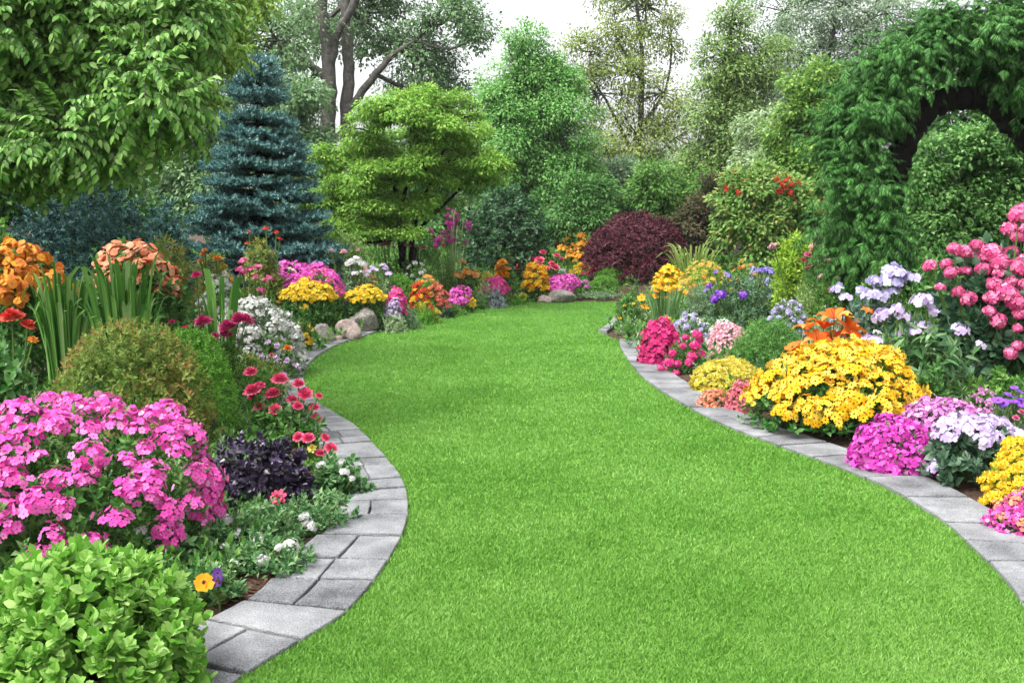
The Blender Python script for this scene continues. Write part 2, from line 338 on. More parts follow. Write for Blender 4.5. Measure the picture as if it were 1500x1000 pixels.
# ------------------------------------------------------------------ plants
def lumps(D, rng, amp=.18, k=14, p=5):
    U = unit(rng.normal(size=(k, 3))); a = rng.uniform(-.6, 1, k) * amp
    r = 1 + (np.maximum(0, D @ U.T) ** p) @ a; return r / max(1.0, .45 * r.max() + .55 * r.mean()) if len(r) > 30 else r
def dome(n, rx, ry, h, rng, amp=.18, shell=.4, zlo=.0, sq=1.0, U=None):
    D = unit(rng.normal(size=(n * 2, 3))); D[:, 2] = np.abs(D[:, 2]); D = D[(D[:, 2] >= zlo)][:n]
    r0 = lumps(D, np.random.default_rng(int(rx * 1000) + int(h * 777)), amp); r = r0 * (1 - shell * rng.random(len(D)) ** 1.6)
    P = D * r[:, None]; P[:, 2] = np.sign(P[:, 2]) * np.abs(P[:, 2]) ** sq
    Nn = unit(D / np.array((rx, ry, h)) * min(rx, ry, h))
    return P * np.array((rx, ry, h)), Nn
def in_view_weight(P): return P
def blooms(root, kind, meshes, pts, nrm, size, upb=.5, rng=R, tilt=.25):
    for p, q in zip(pts, nrm):
        d = Vector(unit(np.array(q) * (1 - upb) + np.array((0, -.15, 1.)) * upb + rng.normal(0, tilt, 3)))
        e = d.to_track_quat('Z', 'Y'); e = e @ Vector((0, 0, 1)).rotation_difference(Vector((0, 0, 1)))
        o = put(kind, meshes[int(rng.integers(len(meshes)))], root, tuple(p)); o.rotation_mode = 'XYZ'
        from mathutils import Quaternion
        o.rotation_euler = (e @ Quaternion((0, 0, 1), rng.random() * 6.28)).to_euler(); s = size * rng.uniform(.68, 1.18); o.scale = (s, s, s)
def pick(rx, ry, h, n, rng, gap, zlo=.15, patch=None, amp=.18, lift=1.02, sq=1.0):
    """well spaced spots on the dome, most of them on its open side"""
    D = unit(rng.normal(size=(9000, 3))); D[:, 2] = np.abs(D[:, 2]); D = D[(D[:, 2] > zlo) & ((D[:, 1] < .35) | (D[:, 2] > .75))]
    r = lumps(D, np.random.default_rng(int(rx * 1000) + int(h * 777)), amp); P = D * r[:, None]; P[:, 2] = np.abs(P[:, 2]) ** sq
    P = P * np.array((rx, ry, h)) * lift; N = unit(D / np.array((rx, ry, h)) * h); out = []
    for i in range(len(P)):
        if len(out) >= n: break
        if patch is not None and mnoise.noise(Vector(P[i] * patch[0] + 17.3)) < patch[1]: continue
        if all(((P[i] - P[j]) ** 2).sum() > gap * gap for j in out): out.append(i)
    return P[out], N[out]
def box(x0, x1, yt, Y):
    c = at((x0 + x1) / 2, yt, Y); rx = (x1 - x0) / 2 / FPX * Y * 1.0; b = bz(c[0], Y); return c[0], rx, b, max(.08, c[2] - b)
SEED = [100]
def plant(name, label, cat, x0, x1, yt, Y, sty='mid', s=.1, mat=None, cov=3.0, ry=None, amp=.18, shell=.45, zlo=.0, up=.45, rnd=.3, fl=(), heads=(), group=None, sq=1.0, stems=0, nmax=9000, droop=0):
    SEED[0] += 1; rng = np.random.default_rng(SEED[0]); cx, rx, b, h = box(x0, x1, yt, Y); ry = ry if ry else rx * .9
    root = thing(name, label, cat, (cx, Y, b), group); hh = h - s * .35; rxx, ryy = max(rx - s * .3, .03), max(ry - s * .3, .03)
    A = 2 * math.pi * ((rxx * ryy) ** 1.6 / 3 + (rxx * hh) ** 1.6 / 3 + (ryy * hh) ** 1.6 / 3) ** (1 / 1.6)
    cov *= 1.8 if sty == 'feather' else 1; n = int(min(nmax, max(25, cov * A / (s * s)))); P, N = dome(n, rxx, ryy, hh, rng, amp, shell, zlo, sq)
    Z = N * (1 - up) + np.array((0, 0, up - droop)) + rng.normal(0, rnd, P.shape); P = P - unit(Z) * s * .5
    P[:, 2] = np.maximum(P[:, 2], .01)
    parts = [scatter(SPR[sty], P, Z, s * rng.uniform(.75, 1.25, len(P)), None, rng)]
    st = []
    for k in range(6):
        a = rng.random() * 6.28; st.append(tube(curve([(0.1 * rx * math.cos(a), .1 * ry * math.sin(a), -.03), (.3 * rx * math.cos(a), .3 * ry * math.sin(a), hh * .45), (.6 * rx * math.cos(a), .6 * ry * math.sin(a), hh * .72)], 4), np.linspace(.012, .004, 9) * (0.5 + rx), 5))
    for f in fl:
        zl = f.get('zlo', .15); zl = max(zl, .5) if Y > 14.9 else zl; pts, nr = pick(rxx, ryy, hh, f['n'], rng, f['gap'], zl, f.get('patch'), amp, f.get('lift', 1.03), sq)
        pts = pts * (1 + rng.normal(-.01, .035, (len(pts), 1))) + np.array((0, 0, f.get('rise', 0))) * rng.uniform(.5, 1.2, (len(pts), 1))
        blooms(root, f.get('kind', 'flower_cluster'), f['m'], pts, nr, f['s'], f.get('up', .45), rng, f.get('tilt', .2))
        if f.get('rise', 0) > .03:
            for p in pts: st.append(tube([p * np.array((.6, .6, .3)), p - (0, 0, .005)], .0035, 4))
    for (m, size, up_, kind, lst) in heads:
        pts = []
        for (px, py) in lst:
            d = ray(px, py); pos = None
            for Yt in np.arange(Y - ry * 1.1, Y + ry * .6, .03):
                q = d * (Yt / d[1]) + np.array((0, 0, EYE)) - np.array((cx, Y, b))
                if (q[0] / rxx) ** 2 + (q[1] / ryy) ** 2 + (max(q[2], 0) / hh) ** 2 < 1.0: pos = q; break
            if pos is None: Yt = Y - ry * .3 * rng.random(); pos = d * (Yt / d[1]) + np.array((0, 0, EYE)) - np.array((cx, Y, b))
            pts.append(pos); bs = np.array((pos[0] * .55, pos[1] * .5, max(0, pos[2] * .25))); st.append(tube(curve([bs, (bs + pos) / 2 + rng.normal(0, .02, 3), pos], 4), .006 if Y < 10 else .009, 5))
        pts = np.array(pts); blooms(root, kind, m, pts, unit(pts * np.array((1, 1, .6)) + (0, -.1, .05)), size, up_, rng, .2)
    put('foliage', mesh_data(name, join(parts + [remat(join(st), 1)]), [mat, stem_m]), root); return root
def straps(name, label, cat, x0, x1, yt, Y, n=50, w=.018, mat=None, lean=.45, ry=None, group=None, heads=(), tipc=None):
    SEED[0] += 1; rng = np.random.default_rng(SEED[0]); cx, rx, b, h = box(x0, x1, yt, Y); ry = ry or rx * .7; root = thing(name, label, cat, (cx, Y, b), group); parts = []
    for i in range(n):
        a = rng.random() * 6.28; r = math.sqrt(rng.random()); bx, by = .45 * rx * r * math.cos(a), .45 * ry * r * math.sin(a); L = h * rng.uniform(.6, 1.05)
        ox, oy = math.cos(a) * rx * rng.uniform(.1, 1) * (lean + .3), math.sin(a) * ry * rng.uniform(.1, 1) * (lean + .3); bend = rng.random() ** 2 * lean
        c = curve([(bx, by, 0), (bx + ox * .25, by + oy * .25, L * .5), (bx + ox * .6, by + oy * .6, L * .88), (bx + ox, by + oy, L * (1 - bend * .45))], 3); k = len(c); t = np.linspace(0, 1, k)
        ww = w * rng.uniform(.7, 1.2) * np.minimum(1, 6 * (1 - t) + .02) ** .6 * (.75 + .25 * np.sin(np.pi * t)); ph = rng.random() * 3.14; W = np.array((math.cos(ph), math.sin(ph), 0)); M = np.array((-math.sin(ph), math.cos(ph), 0)) * .25
        V = np.concatenate([c - W * ww[:, None], c + M * ww[:, None], c + W * ww[:, None]]); F = []
        for j in range(k - 1):
            for q in (0, k): F += [(q + j, q + k + j, q + k + j + 1), (q + j, q + k + j + 1, q + j + 1)]
        parts.append(sh(V, F))
    put('foliage', mesh_data(name, join(parts), [mat]), root)
    for (m, size, up_, kind, lst) in heads:
        P = np.array([at(px, py, Y + rng.uniform(-.15, .1)) - np.array((cx, Y, b)) for px, py in lst]); st = []
        for p in P: st.append(tube(curve([(p[0] * .4, p[1] * .4, 0), (p[0] * .8, p[1] * .8, p[2] * .6), p], 4), .006, 5))
        put('stem', mesh_data('stem', join(st), [stem_m]), root); blooms(root, kind, m, P, np.tile((0, -.6, .6), (len(P), 1)), size, up_, rng, .3)
    return root
def rock(name, label, x0, x1, yt, yb, mat, Y=None, flat=.8):
    SEED[0] += 1; rng = np.random.default_rng(SEED[0]); g = gnd((x0 + x1) / 2, yb); Y = Y or g[1] + .1; rx = (x1 - x0) / 2 / FPX * Y; X = at((x0 + x1) / 2, yb, Y)[0]
    zt, zb = at(0, yt, Y)[2], at(0, yb, Y)[2]; rz = (zt - zb) * .62; n = 26; 
    th = np.linspace(0, np.pi, n); ph = np.linspace(0, 2 * np.pi, 2 * n, endpoint=False); D = np.array([(math.sin(a) * math.cos(c), math.sin(a) * math.sin(c), math.cos(a)) for a in th for c in ph])
    U = unit(rng.normal(size=(16, 3))); dd = np.min(1.0 / np.maximum(.15, D @ U.T / rng.uniform(.7, .98, 16)) , axis=1); r = np.minimum(dd, 1.12); off = rng.random(3) * 20
    r = r * np.array([1 + .08 * mnoise.noise(Vector(d * 2.2 + off)) + .05 * mnoise.noise(Vector(d * 6 + off)) + .02 * mnoise.noise(Vector(d * 15 + off)) for d in D]); V = D * r[:, None] * np.array((rx, rx * .75, rz)); F = []; m = 2 * n
    for i in range(n - 1):
        for j in range(m): k = (j + 1) % m; F += [(i * m + j, (i + 1) * m + j, (i + 1) * m + k), (i * m + j, (i + 1) * m + k, i * m + k)]
    o = put(name, mesh_data(name, sh(V, F), [mat], True), None, (X, Y, (zt + zb) / 2 - .02)); o['label'] = label; o['category'] = 'rock'; return o

# ------------------------------------------------------------------ trees
def tree(name, label, base, Y, blobs, trunks, leaf, ls, mat, ncl, rc, per, tm=bark, tr=.16, cat='tree', group=None, droop=.25, twig=.012, limb=.05, flat=.65, tagtop=None, hang=False):
    """base px; blobs (px,py,rx,ry[,dY]) in picture units at depth Y; trunks: lists of px points with widths"""
    SEED[0] += 1; rng = np.random.default_rng(SEED[0]); m = Y / FPX; bx = at(base, HOR, Y)[0]; b = bz(bx, Y); root = thing(name, label, cat, (bx, Y, b), group); org = np.array((bx, Y, b))
    wood, sk = [], []
    for t in trunks:
        pts = [at(p[0], p[1], Y + (p[3] if len(p) > 3 else 0)) - org for p in t]
        if t[0][1] > 395: pts[0] = np.array((pts[0][0], pts[0][1], -.05))
        rads = [p[2] * m / 2 for p in t]; c = curve(pts, 6); rr = np.interp(np.linspace(0, len(pts) - 1, len(c)), range(len(pts)), rads)
        jit = rng.normal(0, .12, c.shape) * rr[:, None]; jit[0] = 0; wood.append(tube(c + jit, rr, 9)); sk += list(zip(c, rr))
    twig *= .75; SP = np.array([s[0] for s in sk]); SR = np.array([s[1] for s in sk]); tot = sum(q[2] * q[3] for q in blobs); C = []; branches = []
    for q in blobs:
        dY = q[4] if len(q) > 4 else 0; c = at(q[0], q[1], Y + dY) - org; ra = np.array((q[2] * m, (q[2] + q[3]) / 2 * m * .85, q[3] * m))
        d = np.linalg.norm((SP - c) * (1, 1, 1.0), axis=1) + 1.2 * np.maximum(0, SP[:, 2] - c[2]); k = int(np.argmin(d)); r0 = min(SR[k] * .7, limb)
        lb = curve([SP[k], SP[k] * .45 + c * .55 + (0, 0, -.12 * np.linalg.norm(c - SP[k])), c + (0, 0, ra[2] * .2)], 6); branches.append(tube(lb, np.linspace(r0, r0 * .4, len(lb)), 6))
        k2 = max(2, int(ncl * q[2] * q[3] / tot)); D = unit(rng.normal(size=(k2, 3))); P = c + D * ra * (.5 + .62 * rng.random((k2, 1)) ** .8) * lumps(D, rng, .2)[:, None]
        for p in P:
            j = int(np.argmin(np.linalg.norm(lb - p, axis=1) + .5 * np.abs(np.arange(len(lb)) / len(lb) - .7))); a = lb[j]
            branches.append(tube(curve([a, (a + p) / 2 + rng.normal(0, .08, 3) * np.linalg.norm(p - a), p], 3), np.linspace(twig * 1.6, twig * .5, 7), 4))
        C.append(np.column_stack([P, np.repeat(c[None], len(P), 0)]))
    C = np.vstack(C); n = len(C); cc, bc = C[:, :3], C[:, 3:]
    rcs = rc * rng.uniform(.55, 1.35, n); k = rng.poisson(per * (1 if hang or leaf is TW else 2.1) * (rcs / rc) ** 1.6) + 3; idx = np.repeat(np.arange(n), k); D = unit(rng.normal(size=(len(idx), 3))); u = rng.random((len(idx), 1)) ** .45
    P = cc[idx] + D * u * rcs[idx][:, None] * np.array((1, 1, flat)); P[:, 2] -= droop * (np.linalg.norm((P - cc[idx])[:, :2], axis=1)) ** 1.3
    out = unit(P - bc[idx]); Z = D * .6 + out * .5 + rng.normal(0, .35, P.shape); Z[:, 2] -= droop * 1.6
    Nn = out * .5 + np.array((0, -.3, .95)) + rng.normal(0, .28, P.shape)
    leaves = scatter(leaf, P, Z, ls * rng.uniform(.65, 1.25, len(P)), Nn, rng)
    wd = join(wood); put('trunk', mesh_data('trunk', wd, [tm], True), root)
    put('crown', mesh_data(name, join([leaves, remat(join(branches), 1)]), [mat, tm]), root); return root

# ------------------------------------------------------------------ foliage palettes (lit look of a leaf; far trees' greens paled to imitate haze)
G_mid = leafmat('leaf_mid', ['325a22', '4c7e34', '6ea046', '94bc62'])
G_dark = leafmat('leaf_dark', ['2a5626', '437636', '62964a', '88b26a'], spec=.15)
G_deep = leafmat('leaf_deep', ['122a1c', '1f4028', '33583a', '5f8068'], rough=.38, spec=.6)
G_bright = leafmat('leaf_bright', ['4f8526', '71aa3a', '95c855', 'b4dc78'])
G_lime = leafmat('leaf_lime', ['628f22', '8cb832', 'b2d450', 'cfe470'])
G_yel = leafmat('leaf_yellow_green', ['55801e', '7ba82c', '9dc040', 'bcd45c'])
G_grey = leafmat('leaf_grey', ['456844', '688a62', '8eac82', 'b2c6a6'])
G_oak = leafmat('leaf_oak', ['456c3c', '628c54', '84a872', 'a6c294'])
G_olive = leafmat('leaf_olive', ['667c38', '829848', 'a0b462', 'bccb80'])
G_pale = leafmat('leaf_pale', ['6c8c58', '90ad78', 'b3c99a', 'ccdab6'])
G_box = leafmat('leaf_box', ['465624', '678036', '8aa64e', 'a4744a', 'b2bc70'], patch=2.2)
G_fine = leafmat('leaf_fine', ['488624', '66a634', '8ac64e', 'aadc70'])
G_clip = leafmat('leaf_clipped', ['3a701e', '569030', '74aa42', '90c05c'])
G_tip = leafmat('leaf_bronze_tip', ['4a7030', '76984a', '9cb060', 'c09048'])
G_phlox = leafmat('leaf_phlox', ['28501e', '447a30', '69a04a', '94b874'])
G_black = leafmat('leaf_black', ['120c18', '241a2e', '3a2e48', '5c4c6e'], rough=.35, spec=.6, tr=.1)
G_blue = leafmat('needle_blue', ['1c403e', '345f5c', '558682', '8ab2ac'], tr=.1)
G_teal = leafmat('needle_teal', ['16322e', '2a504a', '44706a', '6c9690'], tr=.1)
G_purple = leafmat('leaf_purple', ['2a0e18', '441a28', '64303c', '7e4650'], tr=.2)
G_arch = leafmat('frond_green', ['123014', '22501e', '40762e', '6c9e50'], tr=.25, spec=.12)
G_strap = leafmat('leaf_strap', ['3c7226', '5e9a3e', '88ba5c', 'b0d08a'], tr=.25)
G_wood = leafmat('leaf_far', ['46663e', '628456', '80a074', '9eb894'])

FM = {}
def FLW(kind, key, hexes, eye='3a1a10', k=1.45):
    kk = (kind, key)
    if kk in FM: return FM[kk]
    pm, em = petal('petal_' + key, hexes, k), petal('eye_' + eye, [eye, eye], k, 0)
    mk = {'phlox': lambda: cluster([flower(5, 1, .4, .08, .15) for _ in range(3)], 19, 1, 68, .37, .5, .3),
          'phloxfine': lambda: cluster([flower(5, 1, .42, .08, .16) for _ in range(3)], 34, 1, 66, .255, .45, .28),
          'lace': lambda: cluster([flower(5, 1, .4, .1, .14) for _ in range(3)], 28, 1, 74, .27, .55, .3),
          'daisy': lambda: cluster([flower(8, 1, .25, .05, .2, .2, droop=.12) for _ in range(3)], 15, 1, 62, .36, .42, .3),
          'mum': lambda: cluster([join([flower(11, 1, .2, .12, 0), (lambda q: (q[0] * .62 + (0, 0, .1), q[1], q[2]))(flower(9, 1, .25, .5, .3, .2))]) for _ in range(2)], 15, 1, 64, .37, .45, .28),
          'button': lambda: cluster([pompon(3, 9, .26)], 12, 1, 66, .36, .45),
          'zinnia': lambda: pompon(5, 15, .2), 'dahlia': lambda: pompon(6, 17, .16),
          'hydrangea': lambda: cluster([flower(4, 1, .5, .1, .1) for _ in range(3)], 52, 1, 118, .29, .8, .1),
          'lacecap': lambda: cluster([flower(5, 1, .46, .05, .12) for _ in range(3)], 13, 1, 72, .46, .42, .16),
          'single': lambda: flower(5, 1, .48, .2, .2, .1, tip=.8, rag=.05), 'pansy': lambda: flower(5, 1, .55, .1, .25, .1, tip=.8, rag=.04),
          'nast': lambda: cluster([flower(5, 1, .52, .08, .12, tip=.85, droop=.3, rag=.05) for _ in range(3)], 11, 1, 50, .42, .3, .35),
          'lily': lambda: lily(), 'bud': lambda: pompon(4, 7, .3)}[kind]
    FM[kk] = variants(kind + '_' + key, mk, [pm, em]); return FM[kk]
HOT = ['da3a9e', 'f052b6', 'f87acc', 'fca8de']; MAG = ['a81e8a', 'd23ab0', 'e860c8', 'f08ad8']; CRIM = ['8e0e3e', 'b41a52', 'd83a74', 'e86a96']; ROSE = ['c41848', 'e4326a', 'f05a86', 'f888a4']
YEL = ['eab80a', 'f8cc18', 'fcdc3c', 'fcea74']; YO = ['eaa008', 'f8bc14', 'fccc2c', 'fcdc5c']; ORA = ['d8560e', 'f07818', 'f89430', 'fab050']; SAL = ['e06c48', 'f08c60', 'f6ac84', 'f8c8a8']
WHI = ['c8c8c2', 'dadad6', 'e6e6e4', 'eeeeec']; LAV = ['a096d0', 'bab0e2', 'd2caf0', 'e6e0f8']; PLIL = ['b498d2', 'cab2e2', 'dccaee', 'eadff4']; BLU = ['7c84c8', '9aa2dc', 'b6bce8', 'd0d4f2']; PPK = ['d8849a', 'eaa4b2', 'f2bcc6', 'f8d4d8']
PUR = ['5a1ea0', '7c34c8', '9a58dc', 'b284e8']; LYEL = ['c8b020', 'dcca3a', 'e8da60', 'f0e890']; TIGER = ['f04808', 'fa6814', 'fc8430', 'fda45a']; HPK = ['c4306e', 'e0568e', 'ee7aa8', 'f6a2c2']; RED = ['b01418', 'd82a2a', 'e8503e', 'f07858']
LMAG = ['b458a8', 'd07ac2', 'e49cd6', 'f0bee6']

# ------------------------------------------------------------------ trees behind the beds
def hang_twig():
    P = []; rng = np.random.default_rng(5); parts = [tube([(0, 0, 0), (0, -.04, .35), (0, -.15, .7), (0, -.32, 1)], .008, 4)]; parts[0] = remat(parts[0], 1)
    for i in range(15):
        t = .12 + .88 * i / 14; s = 1 if i % 2 else -1; p = np.array((0, -.33 * t * t, t)); d = np.array((s * rng.uniform(.3, .8), -rng.uniform(.4, .95), rng.uniform(.1, .6)))
        parts.append(scatter(leaf_n(.24, .05, .2), p, d, rng.uniform(.2, .29), np.array((s * .35, .55, .35)) + rng.normal(0, .25, 3), rng))
    return join(parts)
TW = hang_twig()
G_left = leafmat('leaf_left_tree', ['38681c', '56902e', '7eb24a', 'aad27c'], rough=.45, spec=.3)
G_left2 = leafmat('leaf_left_tree_light', ['4c7a20', '72a034', '9ac050', 'bcd674'])
rb = np.random.default_rng(21)
def boughs(ys, xr, ry, x0=-60, d=0):
    out = []
    for y, x in zip(ys, xr):
        n = 5
        for i in range(n): u = (i + .5) / n; out.append((x0 + (x - x0) * u + rb.normal(0, 8), y + 26 * (u - .45) ** 2 * 4 + rb.normal(0, 9), (x - x0) / n * .62, ry * rb.uniform(.7, 1.2) * (1.15 - .5 * u), d + rb.uniform(-.7, .7)))
    return out
tree('broadleaf_tree', 'large tree with big drooping oval leaves overhanging the blue-green spruce thicket', -190, 7.6, boughs((-25, 25, 75, 122, 165, 205), (265, 262, 245, 240, 195, 150), 21),
     [[(-190, 430, 60), (-180, 250, 54), (-140, 60, 44), (-60, -120, 28)], [(-155, 140, 26), (-20, 120, 17), (60, 90, 12), (160, 60, 7)], [(-165, 180, 22), (-10, 155, 13), (90, 130, 8), (180, 120, 5)], [(-150, 60, 18), (20, 40, 10), (180, 20, 5)]],
     TW, .225, G_left, 420, .19, 15, droop=.12, twig=.006, limb=.02, cat='tree')
tree('broadleaf_tree', 'light green small-leaved tree arching above the tall blue spruce', -150, 11, boughs((-20, 25, 65, 105, 140, 175), (372, 352, 335, 300, 265, 225), 21, 40),
     [[(-150, 420, 40), (-120, 250, 36), (-40, 90, 28), (60, -60, 18)], [(-95, 200, 18), (120, 110, 11), (250, 80, 6)], [(-60, 120, 14), (150, 50, 9), (320, 20, 4)]], TW, .2, G_left2, 380, .19, 13, droop=.15, twig=.006, limb=.025)
tree('oak_tree', 'tall oak with two rough grey trunks and a long bare limb', 490, 33,
     [(400, 60, 70, 60), (440, 20, 80, 50, 3.5), (545, 20, 90, 60, 3), (610, 80, 70, 60, 1.5), (660, 30, 50, 50), (640, 120, 60, 40, 2.5), (415, 120, 50, 50, 2), (560, -70, 140, 60, 2), (700, 60, 20, 30), (430, 200, 45, 40, 3), (380, 20, 40, 40)],
     [[(478, 420, 28), (480, 200, 22), (482, 110, 20), (474, 30, 17), (462, -60, 17)], [(508, 420, 24), (508, 190, 19, .5), (510, 110, 17, .5), (506, 20, 15, .5), (510, -70, 16, .5)], [(482, 110, 13), (494, 50, 11), (514, 14, 12), (535, -30, 9)],
      [(512, 160, 13, .5), (540, 122, 11, .5), (572, 84, 9, .5), (615, 54, 7, .5), (650, 10, 4, .5)], [(480, 115, 14), (455, 95, 10), (430, 75, 6)]],
     LEAF4, .14, G_oak, 230, .72, 100, twig=.03, limb=.1)
tree('leafy_tree', 'dense round mid green tree between the lime maple and the tall airy tree', 775, 28,
     [(770, 110, 60, 50), (740, 180, 60, 60), (810, 170, 50, 60), (780, 240, 80, 60), (720, 250, 50, 50), (830, 250, 40, 60), (765, 75, 30, 25), (815, 110, 30, 30)],
     [[(775, 430, 18), (774, 280, 14), (770, 160, 9), (768, 80, 4)], [(774, 290, 9), (735, 200, 5)], [(774, 270, 9), (815, 180, 5)]], LEAF4, .1, leafmat('leaf_round_tree', ['47823a', '66a24c', '88bf66', 'aad488']), 210, .5, 170, twig=.02, limb=.06)
tree('airy_tree', 'tall airy olive green tree with sky showing through its thin branches', 925, 35,
     [(900, 30, 50, 40), (950, 10, 50, 40), (860, 70, 45, 30), (980, 60, 30, 35), (920, 110, 60, 45), (870, 140, 45, 40), (970, 140, 40, 45), (930, 200, 70, 40), (880, 220, 45, 40), (990, 210, 40, 40), (930, -40, 70, 40), (850, 110, 30, 25), (930, 260, 80, 35)],
     [[(925, 440, 15), (928, 300, 12), (938, 180, 9), (940, 80, 6), (930, -20, 3)], [(930, 230, 7), (895, 160, 4), (870, 120, 3)], [(938, 190, 6), (975, 130, 4), (985, 70, 2)], [(940, 120, 5), (905, 60, 3)]], LEAF4, .11, G_olive, 300, .5, 50, twig=.02, limb=.05)
tree('airy_tree', 'narrow olive green tree rising behind the shrub with red blossom', 1080, 31,
     [(1070, 40, 30, 35), (1060, 90, 40, 40), (1090, 130, 50, 45), (1050, 170, 45, 45), (1100, 200, 50, 45), (1050, 235, 55, 40), (1020, 260, 30, 35), (1080, 270, 50, 35), (1120, 90, 35, 35)],
     [[(1080, 440, 15), (1078, 280, 12), (1072, 150, 8), (1070, 30, 3)], [(1078, 250, 7), (1110, 180, 4)]], LEAF4, .11, leafmat('leaf_olive_dark', ['507236', '6e9248', '8eae5e', 'aec47c']), 290, .48, 62, twig=.02, limb=.05)
tree('birch_tree', 'loose grey-green tree with fine branches against the white sky beside the conifer arch', 1200, 38,
     [(1150, 20, 60, 40), (1230, 10, 70, 40), (1180, 80, 60, 45), (1260, 70, 60, 45), (1130, 110, 50, 40), (1220, 130, 60, 40), (1300, 20, 60, 40), (1160, 160, 50, 40), (1330, 60, 40, 40), (1190, -40, 100, 40)],
     [[(1195, 440, 15), (1198, 260, 12), (1205, 130, 9), (1222, 40, 6), (1240, -40, 4)], [(1202, 160, 7), (1165, 90, 4), (1140, 20, 3)], [(1208, 120, 6), (1260, 50, 4), (1290, -10, 3)]], LEAF4, .12, leafmat('leaf_birch', ['688a60', '86a47c', 'a6bc9a', 'c4d2ba']), 300, .62, 62, twig=.02, limb=.05)
tree('leafy_tree', 'bright green bushy tree directly behind the outer side of the conifer arch', 1200, 22,
     [(1195, 130, 45, 40), (1180, 190, 45, 45), (1225, 170, 45, 50), (1210, 230, 60, 45), (1170, 250, 40, 40)], [[(1200, 420, 14), (1200, 280, 10), (1198, 150, 5)], [(1200, 260, 7), (1175, 200, 4)]], LEAF4, .11, leafmat('leaf_bushy_tree', ['3e6a20', '5c8a30', '82ac48', 'a4c468']), 110, .38, 100, twig=.014, limb=.04)
tree('silver_tree', 'pale silvery green bushy tree above the shrub with red blossom', 1130, 25,
     [(1130, 200, 40, 35), (1110, 235, 35, 35), (1155, 235, 40, 35)], [[(1130, 420, 12), (1130, 260, 8), (1130, 200, 4)]], LEAF4, .12, G_pale, 60, .4, 100, twig=.014, limb=.04)
tree('leafy_tree', 'mid green tree filling the gap between the blue spruce and the oak', 415, 27,
     [(420, 170, 50, 45), (450, 220, 40, 50), (400, 230, 50, 50), (440, 130, 30, 30), (350, 160, 60, 60), (300, 230, 60, 60), (250, 240, 60, 55), (210, 280, 70, 45), (320, 290, 60, 40), (270, 180, 60, 50)], [[(415, 430, 16), (415, 280, 12), (420, 160, 5)]], LEAF4, .14, G_oak, 190, .5, 90, twig=.02, limb=.05)
def pads():
    out = []
    for i in range(84):
        y = 138 + 200 * (i / 83) ** .9; hw = np.interp(y, (138, 165, 200, 240, 280, 335), (45, 105, 132, 148, 138, 115)); u = rb.uniform(-1, 1); x = 600 + hw * np.sign(u) * abs(u) ** .9 * (.8 if u > 0 else .97)
        if y > 262 and x > 640: continue
        out.append((x, y + abs(x - 602) * .06, rb.uniform(22, 44), rb.uniform(7, 15), rb.uniform(-1.2, 1.2)))
    return out
tree('maple_tree', 'spreading lime green maple with layered branches and dark leaning stems', 595, 19.5,
     pads(),
     [[(592, 430, 11), (590, 340, 9), (580, 280, 7), (560, 220, 5), (540, 190, 3)], [(600, 430, 10), (605, 340, 8), (625, 280, 6), (650, 220, 4)], [(596, 400, 8), (585, 330, 7), (600, 250, 5), (602, 170, 3)], [(604, 345, 6), (660, 290, 4), (700, 250, 3)]],
     LEAF4, .068, leafmat('leaf_lime_maple', ['467620', '68a032', '92be4a', 'b4d46c']), 680, .25, 74, tm=bark_dark, twig=.01, limb=.03, droop=.3, flat=.42)
